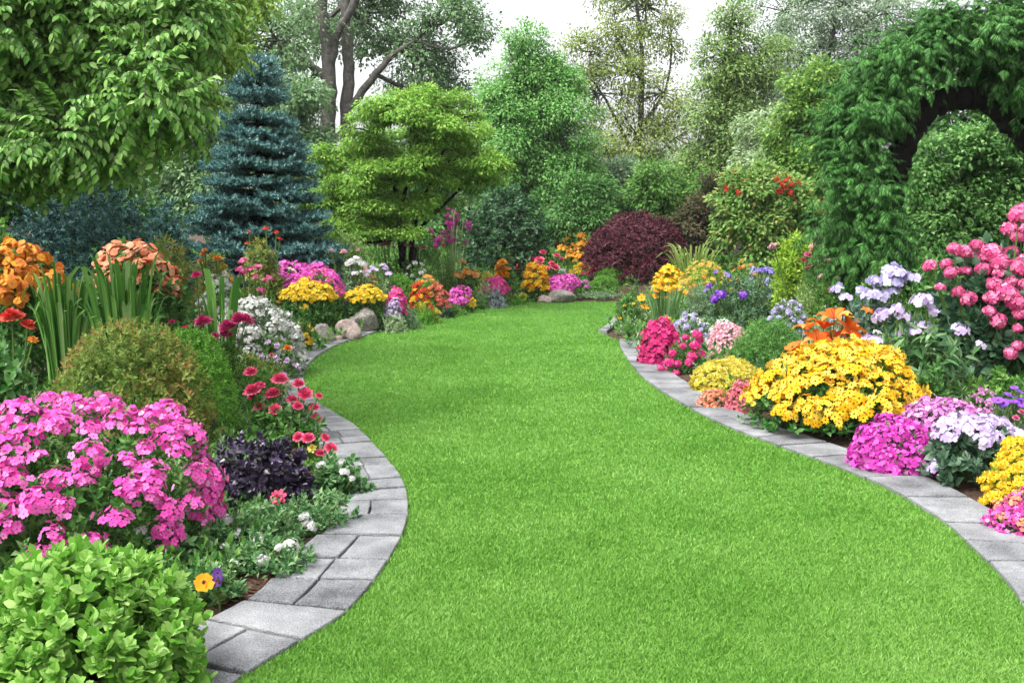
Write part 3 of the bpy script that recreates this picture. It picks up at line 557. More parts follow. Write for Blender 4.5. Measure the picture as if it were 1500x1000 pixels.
# evergreen backdrop thickets behind the far beds
for (nm, lb, x, Y, bl, mt, ls, nc, rc, pr) in [
    ('hedge_shrub', 'dark green shrub in deep shade behind the glossy evergreen bush', 850, 26, [(850, 300, 60, 45), (820, 320, 50, 40), (890, 330, 40, 40)], G_dark, .1, 90, .35, 110),
    ('hedge_shrub', 'grey-green feathery shrub rising behind the purple mounded maple', 905, 29, [(905, 275, 40, 40), (870, 265, 30, 30), (930, 300, 40, 40)], G_grey, .11, 80, .4, 90),
    ('hedge_shrub', 'yellowish green shrub just right of the purple mounded maple', 985, 26, [(980, 300, 45, 40), (1010, 320, 40, 40), (960, 270, 40, 30), (1030, 290, 30, 40)], G_mid, .1, 100, .35, 110),
    ('hedge_shrub', 'dark bronze shrub with small pink flowers between yellowish and red blossom shrubs', 1030, 25, [(1030, 330, 45, 40), (1050, 300, 30, 40), (1000, 350, 40, 30)], leafmat('leaf_bronze', ['2c2a20', '4a4830', '5a6a3c', '744848']), .09, 80, .33, 110),
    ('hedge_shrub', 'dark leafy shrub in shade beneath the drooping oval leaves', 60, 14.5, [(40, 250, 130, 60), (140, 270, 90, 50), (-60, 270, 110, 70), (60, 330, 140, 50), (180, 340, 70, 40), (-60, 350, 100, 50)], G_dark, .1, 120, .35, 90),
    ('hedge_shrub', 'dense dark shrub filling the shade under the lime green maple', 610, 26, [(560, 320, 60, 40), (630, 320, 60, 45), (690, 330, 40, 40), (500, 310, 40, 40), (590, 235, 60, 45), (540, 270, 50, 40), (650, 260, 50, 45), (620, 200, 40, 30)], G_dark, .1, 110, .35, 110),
    ('hedge_shrub', 'leafy green shrub framed by the opening of the conifer arch', 1420, 15, [(1400, 275, 50, 30), (1470, 235, 50, 40), (1375, 320, 50, 35), (1440, 320, 60, 35), (1520, 280, 60, 60), (1425, 215, 35, 30), (1360, 235, 22, 25), (1350, 280, 25, 30), (1490, 300, 40, 40), (1400, 360, 80, 30)], leafmat('leaf_arch_shrub', ['34642a', '52883c', '78ab58', 'a2ca82']), .085, 260, .24, 62),
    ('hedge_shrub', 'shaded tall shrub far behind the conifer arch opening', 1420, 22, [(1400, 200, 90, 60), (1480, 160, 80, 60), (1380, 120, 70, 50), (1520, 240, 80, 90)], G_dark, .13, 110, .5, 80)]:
    tree(nm, lb, x, Y, bl, [[(x, 430, 8), (x, 340, 6), (x + 4, 280, 3)]], LEAF4, ls, mt, nc, rc, pr, twig=.01, limb=.025, cat='shrub', tm=bark_dark)
tree('red_blossom_shrub', 'tall pale green shrub dotted with orange-red blossom near the conifer arch', 1130, 19,
     [(1130, 262, 45, 28), (1095, 290, 40, 35), (1160, 290, 40, 40), (1125, 330, 60, 40), (1085, 320, 30, 30), (1170, 335, 30, 30), (1130, 370, 50, 25)], [[(1130, 430, 9), (1128, 340, 7), (1130, 270, 3)], [(1128, 350, 5), (1095, 300, 3)]], LEAF4, .1, leafmat('leaf_red_shrub', ['42702c', '5e8c3e', '7eaa52', '9cc06a', 'b09a58']), 130, .28, 75, twig=.01, limb=.025, cat='shrub')
r_ = bpy.data.objects['red_blossom_shrub']; fm = FLW('button', 'orangered', RED)
for px, py in [(1138, 262), (1148, 258), (1155, 263), (1160, 270), (1150, 275), (1142, 280), (1158, 282), (1164, 292), (1150, 266), (1063, 276), (1082, 282), (1144, 270), (1170, 268), (1205, 293), (1120, 280)]:
    p = at(px, py, 18.4 + random.uniform(-.2, .3)); o = put('flower_cluster', fm[random.randrange(3)], r_, tuple(p - np.array(r_.location)), (1.0, random.random(), random.random() * 6), .06)
# distant wood
rw = np.random.default_rng(77); parts = []
for i in range(90):
    x = rw.uniform(-34, 34); y = rw.uniform(50, 58); h = rw.uniform(3.2, 6.5); k = 420; D = unit(rw.normal(size=(k, 3))); c = np.array((x, y, h * .5)); P = c + D * rw.random((k, 1)) ** .35 * np.array((1.7, 1.4, h * .55)); P = P[P[:, 2] > 0]
    parts.append(scatter(LEAF2, P, D[:len(P)] + (0, 0, -.2), .42 * rw.uniform(.6, 1.3, len(P)), np.array((0, -.3, 1.)) + rw.normal(0, .4, (len(P), 3)), rw))
fw = put('far_woods', mesh_data('far_woods', join(parts), [G_wood])); fw['kind'] = 'stuff'; fw['label'] = 'far-off mass of woodland seen through gaps between the trees'; fw['category'] = 'wood'

# conifers
BR = []
_r = np.random.default_rng(11); _i = np.arange(30); _t = (_i + .5) / 30; _a = _i * 2.39996
NEED = sh([(-.12, 0, 0), (.12, 0, 0), (.07, .04, .85), (-.07, .04, .85)], [(0, 1, 2), (0, 2, 3)])
BRUSH = SPR['brush'] = scatter(NEED, np.stack([0 * _t, 0 * _t, _t * .85], 1), np.stack([np.cos(_a), np.sin(_a) + .2, .7 + 0 * _t], 1), .27 * (1 - .35 * _t), None, _r)
def spruce(name, label, x0, x1, yt, Y, mat, nl, nb, bl=.26, conic=.9, ry=None, low=.03, cat='conifer'):
    SEED[0] += 1; rng = np.random.default_rng(SEED[0]); cx, rx, b, h = box(x0, x1, yt, Y); root = thing(name, label, cat, (cx, Y, b)); P, Z, N, S, st = [], [], [], [], []
    for l in range(nl):
        t0 = low + (1 - low) * (l / nl) ** 1.0; m = max(4, int(nb * (1 - .55 * t0)))
        for k in range(m):
            t = min(.985, t0 + rng.normal(0, .012)); az = 2 * np.pi * (k + rng.uniform(-.3, .3)) / m + l * 1.3; Lb = (rx * (1 - t) ** conic + .06) * rng.uniform(.72, 1.06); z = h * t
            d = np.array((math.cos(az), math.sin(az) * (ry / rx if ry else 1), 0)); sd_ = np.array((-d[1], d[0], 0)); dr = .3 * Lb * (1 - t) * .9; rise = h * .05
            f = lambda u: d * Lb * u + np.array((0, 0, z - dr * u + dr * .75 * u ** 3 + (rise if t > .8 else 0) * u))
            c = np.array([f(u) for u in np.linspace(0, 1, 5)]); st.append(tube(c, np.linspace(.022, .006, 5) * (.4 + Lb), 4)); nn = max(3, int(Lb / bl * 4.2))
            for j in range(nn):
                u = .25 + .75 * (j + .5) / nn; wd = (.42 * Lb * (1.05 - u) + .05)
                for s in (-1, 1):
                    L2 = wd * rng.uniform(.6, 1.1); q = max(1, int(L2 / bl + .7)); dir_ = unit(d * rng.uniform(.6, 1) + sd_ * s * rng.uniform(.5, 1) + np.array((0, 0, rng.uniform(-.15, .5))))
                    for g in range(q): P.append(f(u) + dir_ * L2 * g / q * .9 + rng.normal(0, .012, 3)); Z.append(dir_); N.append((0, 0, 1)); S.append(bl * rng.uniform(.75, 1.15))
            P.append(f(.9)); Z.append(d + np.array((0, 0, .15))); N.append((0, 0, 1)); S.append(bl * 1.0)
    for k in range(5): P.append(np.array((0, 0, h * (.93 + .012 * k)))); a = rng.random() * 6.28; Z.append((math.cos(a) * .35, math.sin(a) * .35, 1)); N.append((1, 0, 0)); S.append(bl * .8)
    put('trunk', mesh_data('trunk', tube([(0, 0, -.05), (0, 0, h * .5), (0, 0, h * .97)], [.05 * rx + .03, .03 * rx + .02, .008], 8), [bark_dark], True), root)
    put('crown', mesh_data(name, join([scatter(BRUSH, np.array(P), np.array(Z), np.array(S), np.array(N), rng), remat(join(st), 1)]), [mat, bark_dark]), root)
spruce('blue_spruce', 'tall conical blue spruce with layered silvery blue branches', 240, 510, 86, 16.6, G_blue, 16, 30, .27, .82)
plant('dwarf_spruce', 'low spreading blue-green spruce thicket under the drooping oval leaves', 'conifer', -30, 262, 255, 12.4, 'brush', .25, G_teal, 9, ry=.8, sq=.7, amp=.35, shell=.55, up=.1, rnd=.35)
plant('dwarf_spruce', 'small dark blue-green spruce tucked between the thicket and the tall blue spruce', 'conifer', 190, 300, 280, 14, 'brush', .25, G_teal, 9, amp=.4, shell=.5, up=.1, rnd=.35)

def frond(rng=np.random.default_rng(4)):
    parts = []; lf = leaf_n(.065, .012, .3, n=3)
    for i in range(14):
        t = .06 + .92 * i / 14
        for s in (-1, 1):
            p = np.array((0, -.38 * t * t, t)); d = np.array((s * (.85 - .3 * t), -.3 - .5 * t, .65)); parts.append(scatter(lf, p, d, .44 * (1.08 - .75 * t) * rng.uniform(.8, 1.1), np.array((s * .15, 1, .2)), rng))
    parts.append(scatter(lf, np.array((0, -.3, .88)), np.array((0, -.7, .7)), .25, np.array((0, 1, .3)), rng)); return join(parts)
FR = frond()
def arch():
    Y = 12.5; rng = np.random.default_rng(31); m = Y / FPX; bx = at(1330, HOR, Y)[0]; b = bz(bx, Y); org = np.array((bx, Y, b)); root = thing('conifer_arch', 'evergreen conifer trained into an arch with drooping fronds over a bare dark trunk', 'conifer', tuple(org))
    pth = [(1322, 470, 40), (1312, 400, 38), (1304, 320, 36), (1312, 250, 36), (1334, 193, 36), (1370, 154, 34), (1412, 142, 34), (1454, 154, 32), (1492, 190, 32), (1540, 250, 30), (1562, 330, 30), (1570, 450, 34)]
    c = curve([at(x, y, Y) - org for x, y, w_ in pth], 8); c[0][2] = -.05; c[-1][2] = -.05; rr = np.interp(np.linspace(0, len(pth) - 1, len(c)), range(len(pth)), [w_ * m / 2 for _, _, w_ in pth])
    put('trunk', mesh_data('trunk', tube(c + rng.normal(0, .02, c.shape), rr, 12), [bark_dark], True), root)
    # outer line of the foliage against the inner line
    inn = [(1330, 440), (1318, 360), (1300, 300), (1284, 245), (1296, 180), (1334, 128), (1388, 92), (1440, 104), (1486, 165), (1530, 230), (1600, 300), (1620, 440)]
    out = [(1236, 440), (1224, 370), (1218, 280), (1222, 205), (1240, 145), (1276, 92), (1335, 42), (1400, 14), (1480, 10), (1560, 40), (1680, 160), (1720, 440)]
    ci = curve([at(x, y, Y) - org for x, y in inn], 8); co = curve([at(x, y, Y) - org for x, y in out], 8); n = len(ci)
    L = np.linalg.norm(co - ci, axis=1); pr = L / L.sum(); k0 = 460; k = k0; s = rng.choice(n, k, p=pr); u = 1 - .55 * rng.random(k) ** 1.6; lum = rng.normal(0, 1, (n // 3 + 2, 9)); 
    an = rng.uniform(-1, 1, k) * np.pi * .5; th = .62
    nrm = unit(co - ci); lump = 1 + .12 * np.array([mnoise.noise(Vector(ci[a] * 1.8) + Vector((0, math.sin(q) * 1.6, 0))) for a, q in zip(s, an)]) * 2.2
    cen = (ci[s] + co[s]) / 2; half = L[s] / 2
    rad = u * lump; al = rng.uniform(0, 2 * np.pi, k); ca = np.cos(al); P = cen + nrm[s] * (np.where(ca < 0, .8, 1.0) * ca * half * rad)[:, None]; P[:, 1] += np.sin(al) * th * rad
    P += rng.normal(0, .03, P.shape); outd = nrm[s] * np.cos(al)[:, None]; outd[:, 1] += np.sin(al)
    q = np.repeat(np.arange(k0), 46); dd = rng.normal(size=(len(q), 3)); cl = rng.uniform(.09, .2, k0)[q][:, None]
    P = P[q] + dd * cl * np.array((1, 1, .7)); outd = unit(outd[q] * 1.0 + dd * .45); P += outd * (.06 * rng.normal(size=(len(q), 1)))
    Z = outd * .75 + rng.normal(0, .22, P.shape) + np.array((0, -.25, -.28)); N = outd * .6 + np.array((0, -.35, .85)) + rng.normal(0, .2, P.shape)
    keep = P[:, 2] > .1; P, Z, N = P[keep], Z[keep], N[keep]
    put('crown', mesh_data('conifer_arch', scatter(FR, P - unit(Z) * .09, Z, rng.uniform(.11, .235, len(P)), N, rng), [G_arch]), root)
arch()

# ------------------------------------------------------------------ shrubs and flowers of the left bed
def F(kind, key, hexes, n, gap, s, **k):
    return dict(m=FLW(kind, key, hexes, k.pop('eye', '3a1a10')), n=n, gap=gap, s=s, kind=k.pop('part', 'flower_cluster'), **k)
plant('leafy_bush', 'bright green bush of smooth rounded leaves at the near end of the stone path', 'bush', -130, 312, 782, 3.25, 'obov', .095, leafmat('leaf_near_bush', ['4f8824', '74ae3e', '9acc60', 'bce084'], rough=.45, spec=.35), 7, ry=.42, amp=.12, shell=.4, up=.55, nmax=15000)
plant('phlox_plant', 'big sprawling plant covered in hot pink five-petalled flowers beside the black foliage', 'flowers', -150, 322, 582, 4.75, 'mid', .11, G_phlox, 3.0, ry=.75, amp=.2, sq=.9,
      fl=[F('phloxfine', 'hot', HOT, 100, .095, .076, eye='7a0a4a', patch=(6.0, -.12), zlo=.1, lift=1.03, rise=.02)])
plant('boxwood_ball', 'rounded clipped shrub with bronze tinted tiny leaves behind the hot pink flowers', 'shrub', 62, 312, 463, 6.7, 'tiny', .085, G_box, 3.6, amp=.06, shell=.25, nmax=12000, sq=.75)
plant('round_conifer', 'fresh green fine-leaved round shrub touching the bronze tinted clipped shrub', 'shrub', 196, 348, 474, 7.3, 'tiny', .055, G_fine, 4.5, amp=.03, shell=.25, sq=.75)
plant('basil_plant', 'low bushy plant with glossy purple-black leaves', 'plant', 284, 462, 622, 5.6, 'round', .1, G_black, 3.4, amp=.15, shell=.5, up=.4)
plant('zinnia_plant', 'green plant with raspberry pink pompon flowers behind the purple-black foliage', 'flowers', 346, 482, 575, 7.3, 'broad', .12, G_phlox, 2.6, amp=.2,
      heads=[(FLW('zinnia', 'rasp', ROSE), .058, .6, 'flower_head', [(367, 546), (410, 557), (437, 563), (447, 577), (460, 597), (370, 573), (400, 578), (436, 595)]), (FLW('zinnia', 'rasp', ROSE), .042, .6, 'flower_head', [(381, 565), (369, 582), (380, 596), (403, 600), (428, 586), (463, 613), (467, 580), (395, 585)])])
plant('zinnia_plant', 'short plant with red-pink pompon flowers next to the granite path bend', 'flowers', 428, 492, 640, 6.5, 'mid', .09, G_mid, 2.6,
      heads=[(FLW('zinnia', 'rasp', ROSE), .045, .6, 'flower_head', [(437, 640), (452, 642), (476, 641), (484, 657), (468, 664)]), (FLW('bud', 'yel', LYEL), .03, .6, 'flower_head', [(457, 657)])])
WF = FLW('lacecap', 'white', WHI, 'c8c080'); 
lows = [(430, 545, 664, 5.85, 'leafy green plant spilling over the path bend with white flecked tips', [(470, 680), (505, 690), (498, 676), (515, 700)]),
        (395, 532, 712, 5.2, 'low grey-green plant with two white flower sprays close to the path bend', [(445, 755), (457, 770), (449, 763)]),
        (320, 450, 728, 4.9, 'low green plant with white flower heads just below the purple-black foliage', [(345, 782), (376, 790), (410, 800), (330, 760)]),
        (240, 365, 752, 4.7, 'low green plant with sparse white flowers under the hot pink flowers', [(268, 824), (302, 796), (330, 800), (262, 765)]),
        (310, 470, 778, 4.55, 'low dark green plant edging the mulch beside the wide granite setts', [(341, 825), (385, 820), (409, 800), (428, 798)]),
        (190, 300, 765, 4.5, 'tuft of narrow grey-green leaves with a white flower by the bright green bush', [(165, 765), (205, 778), (220, 790)]),
        (262, 368, 818, 4.15, 'small green plant with an orange bloom beside the bright green bush', [])]
for x0, x1, yt, Y, lb, hd in lows:
    plant('bedding_plant', lb, 'plant', x0, x1, yt, Y, random.choice(['mid', 'round', 'broad']), .085, leafmat('leaf_bedding', ['2f5a30', '4e7f48', '76a468', 'a4c68e']), 3.2, amp=.22, shell=.6, rnd=.4, group='low bedding plants along the left path', heads=[(WF, .03, .6, 'flower_cluster', hd)] if hd else [])
def posy(name, lb, cat, px, py, Y, m, size, n=1):
    p = at(px, py, Y); b = bz(p[0], Y); root = thing(name, lb, cat, (p[0], Y, b)); st = []; P = []
    for i in range(n):
        q = p - np.array((p[0], Y, b)) + R.normal(0, size * .5, 3) * (n > 1); P.append(q); st.append(tube(curve([(0, .02, 0), (q[0] * .3, .02, q[2] * .5), q], 4), .004, 5)); st.append(scatter(remat(LEAFN, 0), np.array([(0, .01, q[2] * .4)] * 3), R.normal(size=(3, 3)) + (0, 0, .5), .06))
    put('stem', mesh_data('stem', join(st), [stem_m]), root); blooms(root, 'flower_head', m, np.array(P), np.tile((0, -.8, .4), (n, 1)), size, .3)
posy('pansy', 'single orange and yellow pansy beside the bright green bush', 'flower', 288, 848, 4.02, FLW('pansy', 'orange', ['f08010', 'f8a018', 'fcc030']), .034, 2)
posy('pansy', 'single dark purple pansy right of the orange pansy', 'flower', 318, 843, 4.02, FLW('pansy', 'darkpurple', ['32104e', '4e1f74', '6a3894']), .026, 2)
posy('pansy', 'small yellow flower leaning over the granite path bend', 'flower', 505, 757, 5.35, FLW('zinnia', 'yellow', YEL), .022, 1)
posy('globe_flower', 'group of small raspberry buds on thin stalks under the purple-black foliage', 'flower', 322, 728, 4.95, FLW('bud', 'rasp', ROSE), .03, 5)
posy('globe_flower', 'single pink bud standing right of the raspberry bud group', 'flower', 411, 729, 5.0, FLW('bud', 'rasp', ROSE), .035, 2)
plant('leafy_plant', 'tall plant with broad glossy leaves and coral red flowers at the photo edge', 'plant', -60, 58, 476, 6.9, 'broad', .17, leafmat('leaf_glossy_left', ['2a5a1e', '447e34', '6aa254', '98c07e'], rough=.38, spec=.5), 2.8, amp=.15,
      heads=[(FLW('zinnia', 'coral', RED), .075, .6, 'flower_head', [(17, 466), (40, 477)]), (FLW('bud', 'apricot', ORA), .035, .6, 'flower_head', [(48, 498)])])
plant('fern_plant', 'small grey-green feathery plant between glossy leaves and hot pink flowers', 'plant', 10, 75, 568, 6.0, 'feather', .12, G_grey, 2.6)
straps('daylily_plant', 'clump of narrow strap leaves between the yellow-orange and salmon flowers', 'plant', 36, 140, 384, 8.4, 120, .014, G_strap, .55)
straps('iris_plant', 'dense clump of broad upright sword leaves in front of the salmon flowers', 'plant', 105, 250, 366, 8.3, 95, .018, G_strap, .5)
straps('gladiolus_plant', 'few tall sword leaves standing before the white flowers', 'plant', 282, 356, 376, 9.3, 16, .03, G_strap, .45)
plant('nasturtium_plant', 'tall plant topped with large yellow-orange flat petals', 'flowers', -70, 114, 362, 8.9, 'broad', .16, G_dark, 2.2, sq=.6, amp=.3, shell=.6,
      fl=[F('nast', 'yelor', ['e8921a', 'f4aa2c', 'f49a3c', 'ee7e44'], 85, .1, .1, zlo=.5, part='flower_cluster')], heads=[(FLW('nast', 'yelor', ORA), .07, .3, 'flower_cluster', [(24, 358), (38, 362)])])
plant('nasturtium_plant', 'wide plant topped with salmon and coral petals behind the sword leaves', 'flowers', 104, 308, 360, 9.7, 'broad', .16, G_dark, 2.2, sq=.55, amp=.3, shell=.6,
      fl=[F('nast', 'salmon', SAL, 85, .095, .085, zlo=.7)])
plant('zinnia_plant', 'plant with crimson-pink zinnias between the round green shrub and white flowers', 'flowers', 240, 375, 472, 9.0, 'mid', .1, G_mid, 2.6,
      heads=[(FLW('zinnia', 'crimson', ['c01060', 'dc2a7a', 'ee5a9a']), .1, .7, 'flower_head', [(298, 473)]), (FLW('zinnia', 'crimson', HOT), .075, .6, 'flower_head', [(334, 480), (350, 468), (360, 471)]), (FLW('zinnia', 'crimson', HOT), .05, .6, 'flower_head', [(252, 473), (272, 484), (315, 494), (338, 492), (288, 404), (329, 490)])])
plant('white_phlox', 'mound of pure white flowers behind the crimson-pink zinnias', 'flowers', 296, 450, 432, 10.7, 'mid', .1, G_grey, 2.8, fl=[F('phloxfine', 'white', WHI, 85, .085, .075, eye='d8d890', zlo=.1)])
plant('alyssum_plant', 'small plant with lilac and white tiny flowers near the path below the white mound', 'flowers', 365, 445, 486, 10.4, 'tiny', .07, G_mid, 3, fl=[F('lace', 'lilac', ['b078c8', 'd0a0dc', 'ecd8ee', 'f6eef4'], 16, .1, .042, eye='c8c080')])
plant('low_shrub', 'loose yellow-green low shrub between round green shrub and granite path', 'shrub', 300, 432, 500, 9.6, 'tiny', .085, leafmat('leaf_low_shrub', ['3e6020', '608438', '84a450', 'a8be68', 'a08048']), 2.8, amp=.25,
      heads=[(FLW('zinnia', 'apricot', ORA), .05, .6, 'flower_head', [(421, 511)]), (FLW('bud', 'rasp', ROSE), .025, .6, 'flower_head', [(338, 508), (398, 520)])])
plant('chrysanthemum_plant', 'bushy yellow flower mound just behind the grey boulders', 'flowers', 402, 498, 413, 14.4, 'tiny', .1, G_dark, 4, amp=.1, sq=.6, fl=[F('mum', 'yellow', YEL, 95, .075, .075, zlo=.6, eye='b07808')])
plant('chrysanthemum_plant', 'smaller yellow flower mound above the dark grey boulder', 'flowers', 500, 570, 417, 15.2, 'tiny', .1, G_dark, 4, amp=.1, sq=.6, fl=[F('mum', 'yellow', YEL, 70, .075, .075, zlo=.62, eye='b07808')])
gran2 = rockmat('boulder', ['3e3b37', '6c6861', '938d85', 'b8b2aa'], 5, 1.9, 1.0, 30); pinkr = rockmat('boulder_pink', ['6c5650', '94807a', 'b4a098', 'ccbcb4'], 4, 1.9, 1.0, 30)
rock('boulder', 'brownish grey boulder at the left end of the rock group', 449, 489, 476, 504, gran2)
rock('boulder', 'pinkish boulder in the middle of the rock group by the path', 492, 530, 470, 499, pinkr)
rock('boulder', 'dark grey boulder below the smaller yellow flower mound', 508, 553, 454, 488, gran2)
rock('boulder', 'small pale stone squeezed between the brown and pink boulders', 486, 504, 490, 503, pinkr)
rock('boulder', 'flat grey boulder at the far end of the lawn', 803, 842, 426, 443.5, gran2)
rock('boulder', 'low pale stone lying against the flat far boulder', 785, 812, 432, 443.5, pinkr)
rock('pebble', 'small orange-brown stone on the bark mulch near the yellow flowers', 1433, 1447, 726, 737, rockmat('pebble', ['94604a', 'b4806a', 'c89a84'], 8, 1.9, .6, 40))
rock('pebble', 'small brown stone under the lavender edged leafy plant', 1384, 1397, 704, 712, MATS['pebble'])
plant('phlox_plant', 'tall magenta-pink phlox in front of the blue spruce', 'flowers', 384, 518, 360, 15.5, 'mid', .13, G_phlox, 2.8, amp=.3, fl=[F('phlox', 'magpink', ['c832a0', 'e452bc', 'f074cc', 'f69cda'], 95, .085, .09, eye='8a1a6a', zlo=.45, patch=(1.6, -.4), lift=1.0)])
plant('spirea_shrub', 'yellowish shrub with bronze tips behind the salmon flowers', 'shrub', 176, 296, 322, 12.0, 'lance', .15, G_tip, 3.6, amp=.35, shell=.6)
plant('spirea_shrub', 'light green shrub with orange buds at the left foot of the tall blue spruce', 'shrub', 268, 350, 346, 12.6, 'lance', .14, G_tip, 3.4, amp=.35, shell=.6, heads=[(FLW('zinnia', 'apricot', ORA), .045, .5, 'flower_head', [(297, 374), (294, 382), (321, 380), (300, 368), (316, 378)])])
plant('spirea_shrub', 'green shrub with orange-tipped shoots directly below the tall blue spruce', 'shrub', 344, 424, 330, 14.9, 'lance', .15, G_tip, 3.6, amp=.3, shell=.6, heads=[(FLW('button', 'orangered', RED), .05, .5, 'flower_cluster', [(365, 340), (390, 335), (405, 340), (362, 356), (410, 350)])])
plant('cosmos_plant', 'airy plant with scattered pink flowers left of the magenta-pink phlox', 'flowers', 340, 408, 384, 13.2, 'tiny', .12, G_mid, 2.2, amp=.38, heads=[(FLW('phlox', 'pink', HPK), .055, .5, 'flower_cluster', [(356, 382), (353, 394), (378, 390), (374, 405), (396, 407), (366, 394), (383, 424), (355, 400), (388, 410)])])
plant('candytuft_plant', 'white flowered plant behind the gladiolus sword leaves', 'flowers', 282, 352, 396, 11.8, 'tiny', .1, G_mid, 2.6, fl=[F('lace', 'white', WHI, 45, .085, .065, eye='d8d890')])
plant('candytuft_plant', 'cream flowered plant between the magenta-pink phlox and the near yellow mound', 'flowers', 402, 442, 396, 15.2, 'tiny', .1, G_mid, 2.6, amp=.38, fl=[F('lace', 'cream', ['e8d8c8', 'f2e8dc', 'f8f2ea'], 26, .085, .065, eye='d8d890')])
plant('meadow_shrub', 'light green feathery shrub right of the tall blue spruce', 'shrub', 458, 566, 326, 17.0, 'lance', .17, leafmat('leaf_meadow', ['5a8034', '7ea252', 'a2c074', 'bed492']), 2.6, amp=.25, shell=.6)
plant('rose_bush', 'pale bush with white and peach blooms right of the magenta-pink phlox', 'flowers', 486, 545, 372, 15.9, 'tiny', .14, G_grey, 2.6, amp=.38, heads=[(FLW('lacecap', 'white', WHI), .07, .5, 'flower_cluster', [(515, 382), (525, 380), (532, 386), (510, 386), (520, 400), (536, 402), (530, 398)]), (FLW('zinnia', 'peach', PPK), .06, .5, 'flower_head', [(503, 370), (486, 368), (524, 368)])])
plant('rose_bush', 'whitish flowered plant left of the small green dome', 'flowers', 535, 588, 386, 16.6, 'tiny', .13, G_pale, 2.6, amp=.38, heads=[(FLW('lacecap', 'lilacwhite', PLIL), .065, .5, 'flower_cluster', [(545, 392), (552, 396), (565, 392), (569, 400), (538, 396), (533, 404), (560, 388)])])
plant('bedding_plant', 'green plant with coral pink blooms on thin stalks under the lime maple', 'flowers', 540, 640, 362, 19.5, 'mid', .15, G_mid, 2.4, amp=.38, heads=[(FLW('zinnia', 'coralpink', ['d84a60', 'ec7484', 'f496a0']), .06, .5, 'flower_head', [(548, 357), (567, 358), (577, 364), (600, 361), (612, 363), (620, 364), (595, 360), (560, 360), (649, 360)])])
plant('round_conifer', 'low clipped green dome behind the bright pink cushion', 'shrub', 546, 622, 398, 16.8, 'tiny', .085, G_clip, 5, amp=.04, shell=.2, sq=.8)
plant('dianthus_plant', 'bright pink cushion of flowers right of the smaller yellow mound', 'flowers', 560, 600, 416, 15.4, 'tiny', .08, G_grey, 2.8, amp=.38, fl=[F('phlox', 'rosepink', ['d82a84', 'ec4e9c', 'f47cb6'], 55, .06, .07, eye='8a1a5a', zlo=.2)])
plant('dianthus_plant', 'pale lilac cushion of flowers under the bright pink cushion', 'flowers', 564, 592, 432, 15.2, 'tiny', .08, G_grey, 2.8, amp=.38, fl=[F('lace', 'palelilac', PLIL, 30, .06, .055, eye='c8c080', zlo=.2)])
plant('wallflower_plant', 'orange and red flowers between two bright pink cushions', 'flowers', 596, 640, 416, 16.4, 'tiny', .09, G_mid, 2.6, amp=.38, fl=[F('button', 'orangered', RED, 22, .09, .07, zlo=.3), F('button', 'gold', YO, 14, .1, .06, zlo=.3)])
plant('wallflower_plant', 'coral flowers on a leafy plant left of the distant magenta flowers', 'flowers', 628, 668, 404, 17.6, 'tiny', .1, G_phlox, 2.6, amp=.38, fl=[F('button', 'coralmix', ['d83a4a', 'ec6a5c', 'f49a6a', 'f4b8b0'], 38, .085, .075, zlo=.2)])
plant('salvia_plant', 'magenta flowers standing above the distant small yellow mound', 'flowers', 650, 690, 412, 18.3, 'tiny', .1, G_phlox, 2.6, amp=.38, fl=[F('phlox', 'magpink', MAG, 38, .085, .08, zlo=.15)])
plant('marigold_plant', 'small yellow cushion where the far lawn edge begins', 'flowers', 664, 698, 431, 18.6, 'tiny', .08, G_phlox, 2.6, amp=.38, fl=[F('mum', 'yellow', YEL, 48, .065, .07, zlo=.15, eye='b07808')])
plant('sedum_plant', 'whitish green ground-hugging plant at the tip of the stone path', 'plant', 568, 622, 446, 15.6, 'tiny', .09, G_grey, 3, amp=.25)
plant('sedum_plant', 'yellow-green ground-hugging plant with tiny yellow flowers by the path tip', 'plant', 606, 648, 444, 16.6, 'tiny', .09, G_lime, 3, amp=.25, fl=[F('lace', 'lemon', LYEL, 20, .09, .05, zlo=.2)])
plant('sedum_plant', 'dark green ground-hugging plant hiding the end of the stone path', 'plant', 640, 668, 444, 17.4, 'tiny', .09, G_deep, 3, amp=.25)
plant('coleus_plant', 'cream and green leafed plant left of the far pink mound', 'plant', 690, 728, 408, 19.6, 'mid', .13, G_pale, 2.8, amp=.38)
plant('dianthus_plant', 'rounded pink mound beyond the small yellow cushion', 'flowers', 702, 749, 403, 20.0, 'tiny', .1, G_phlox, 2.6, amp=.38, fl=[F('phlox', 'rosepink', HOT, 75, .07, .085, zlo=.25, eye='8a1a5a')], sq=.8)
plant('lavender_plant', 'silvery lavender mound under the rounded far pink mound', 'flowers', 708, 746, 419, 19.6, 'tiny', .1, leafmat('leaf_silver', ['6c7c84', '8c9aa2', 'acb4be', 'c4c8d2']), 3)
plant('lantana_plant', 'orange and gold flowered bush left of the flat far boulder', 'flowers', 756, 812, 388, 21.4, 'mid', .13, G_phlox, 2.8, amp=.38, fl=[F('button', 'gold', YO, 46, .12, .095, zlo=.15), F('button', 'orange', ORA, 14, .2, .1, zlo=.5)])
plant('dianthus_plant', 'wide magenta-pink mound above the flat far boulder', 'flowers', 790, 848, 400, 21.5, 'tiny', .1, G_phlox, 2.6, amp=.38, fl=[F('phlox', 'magpink', MAG, 85, .075, .09, zlo=.2)], sq=.8)
posy('marigold', 'single round orange bloom at the far lawn edge', 'flower', 766, 435, 21.0, FLW('zinnia', 'orange', ORA), .12, 1)
plant('ornamental_grass', 'low green grassy mound behind the far pink mound', 'plant', 676, 740, 382, 21.5, 'needle', .2, G_fine, 2.4, shell=.6)
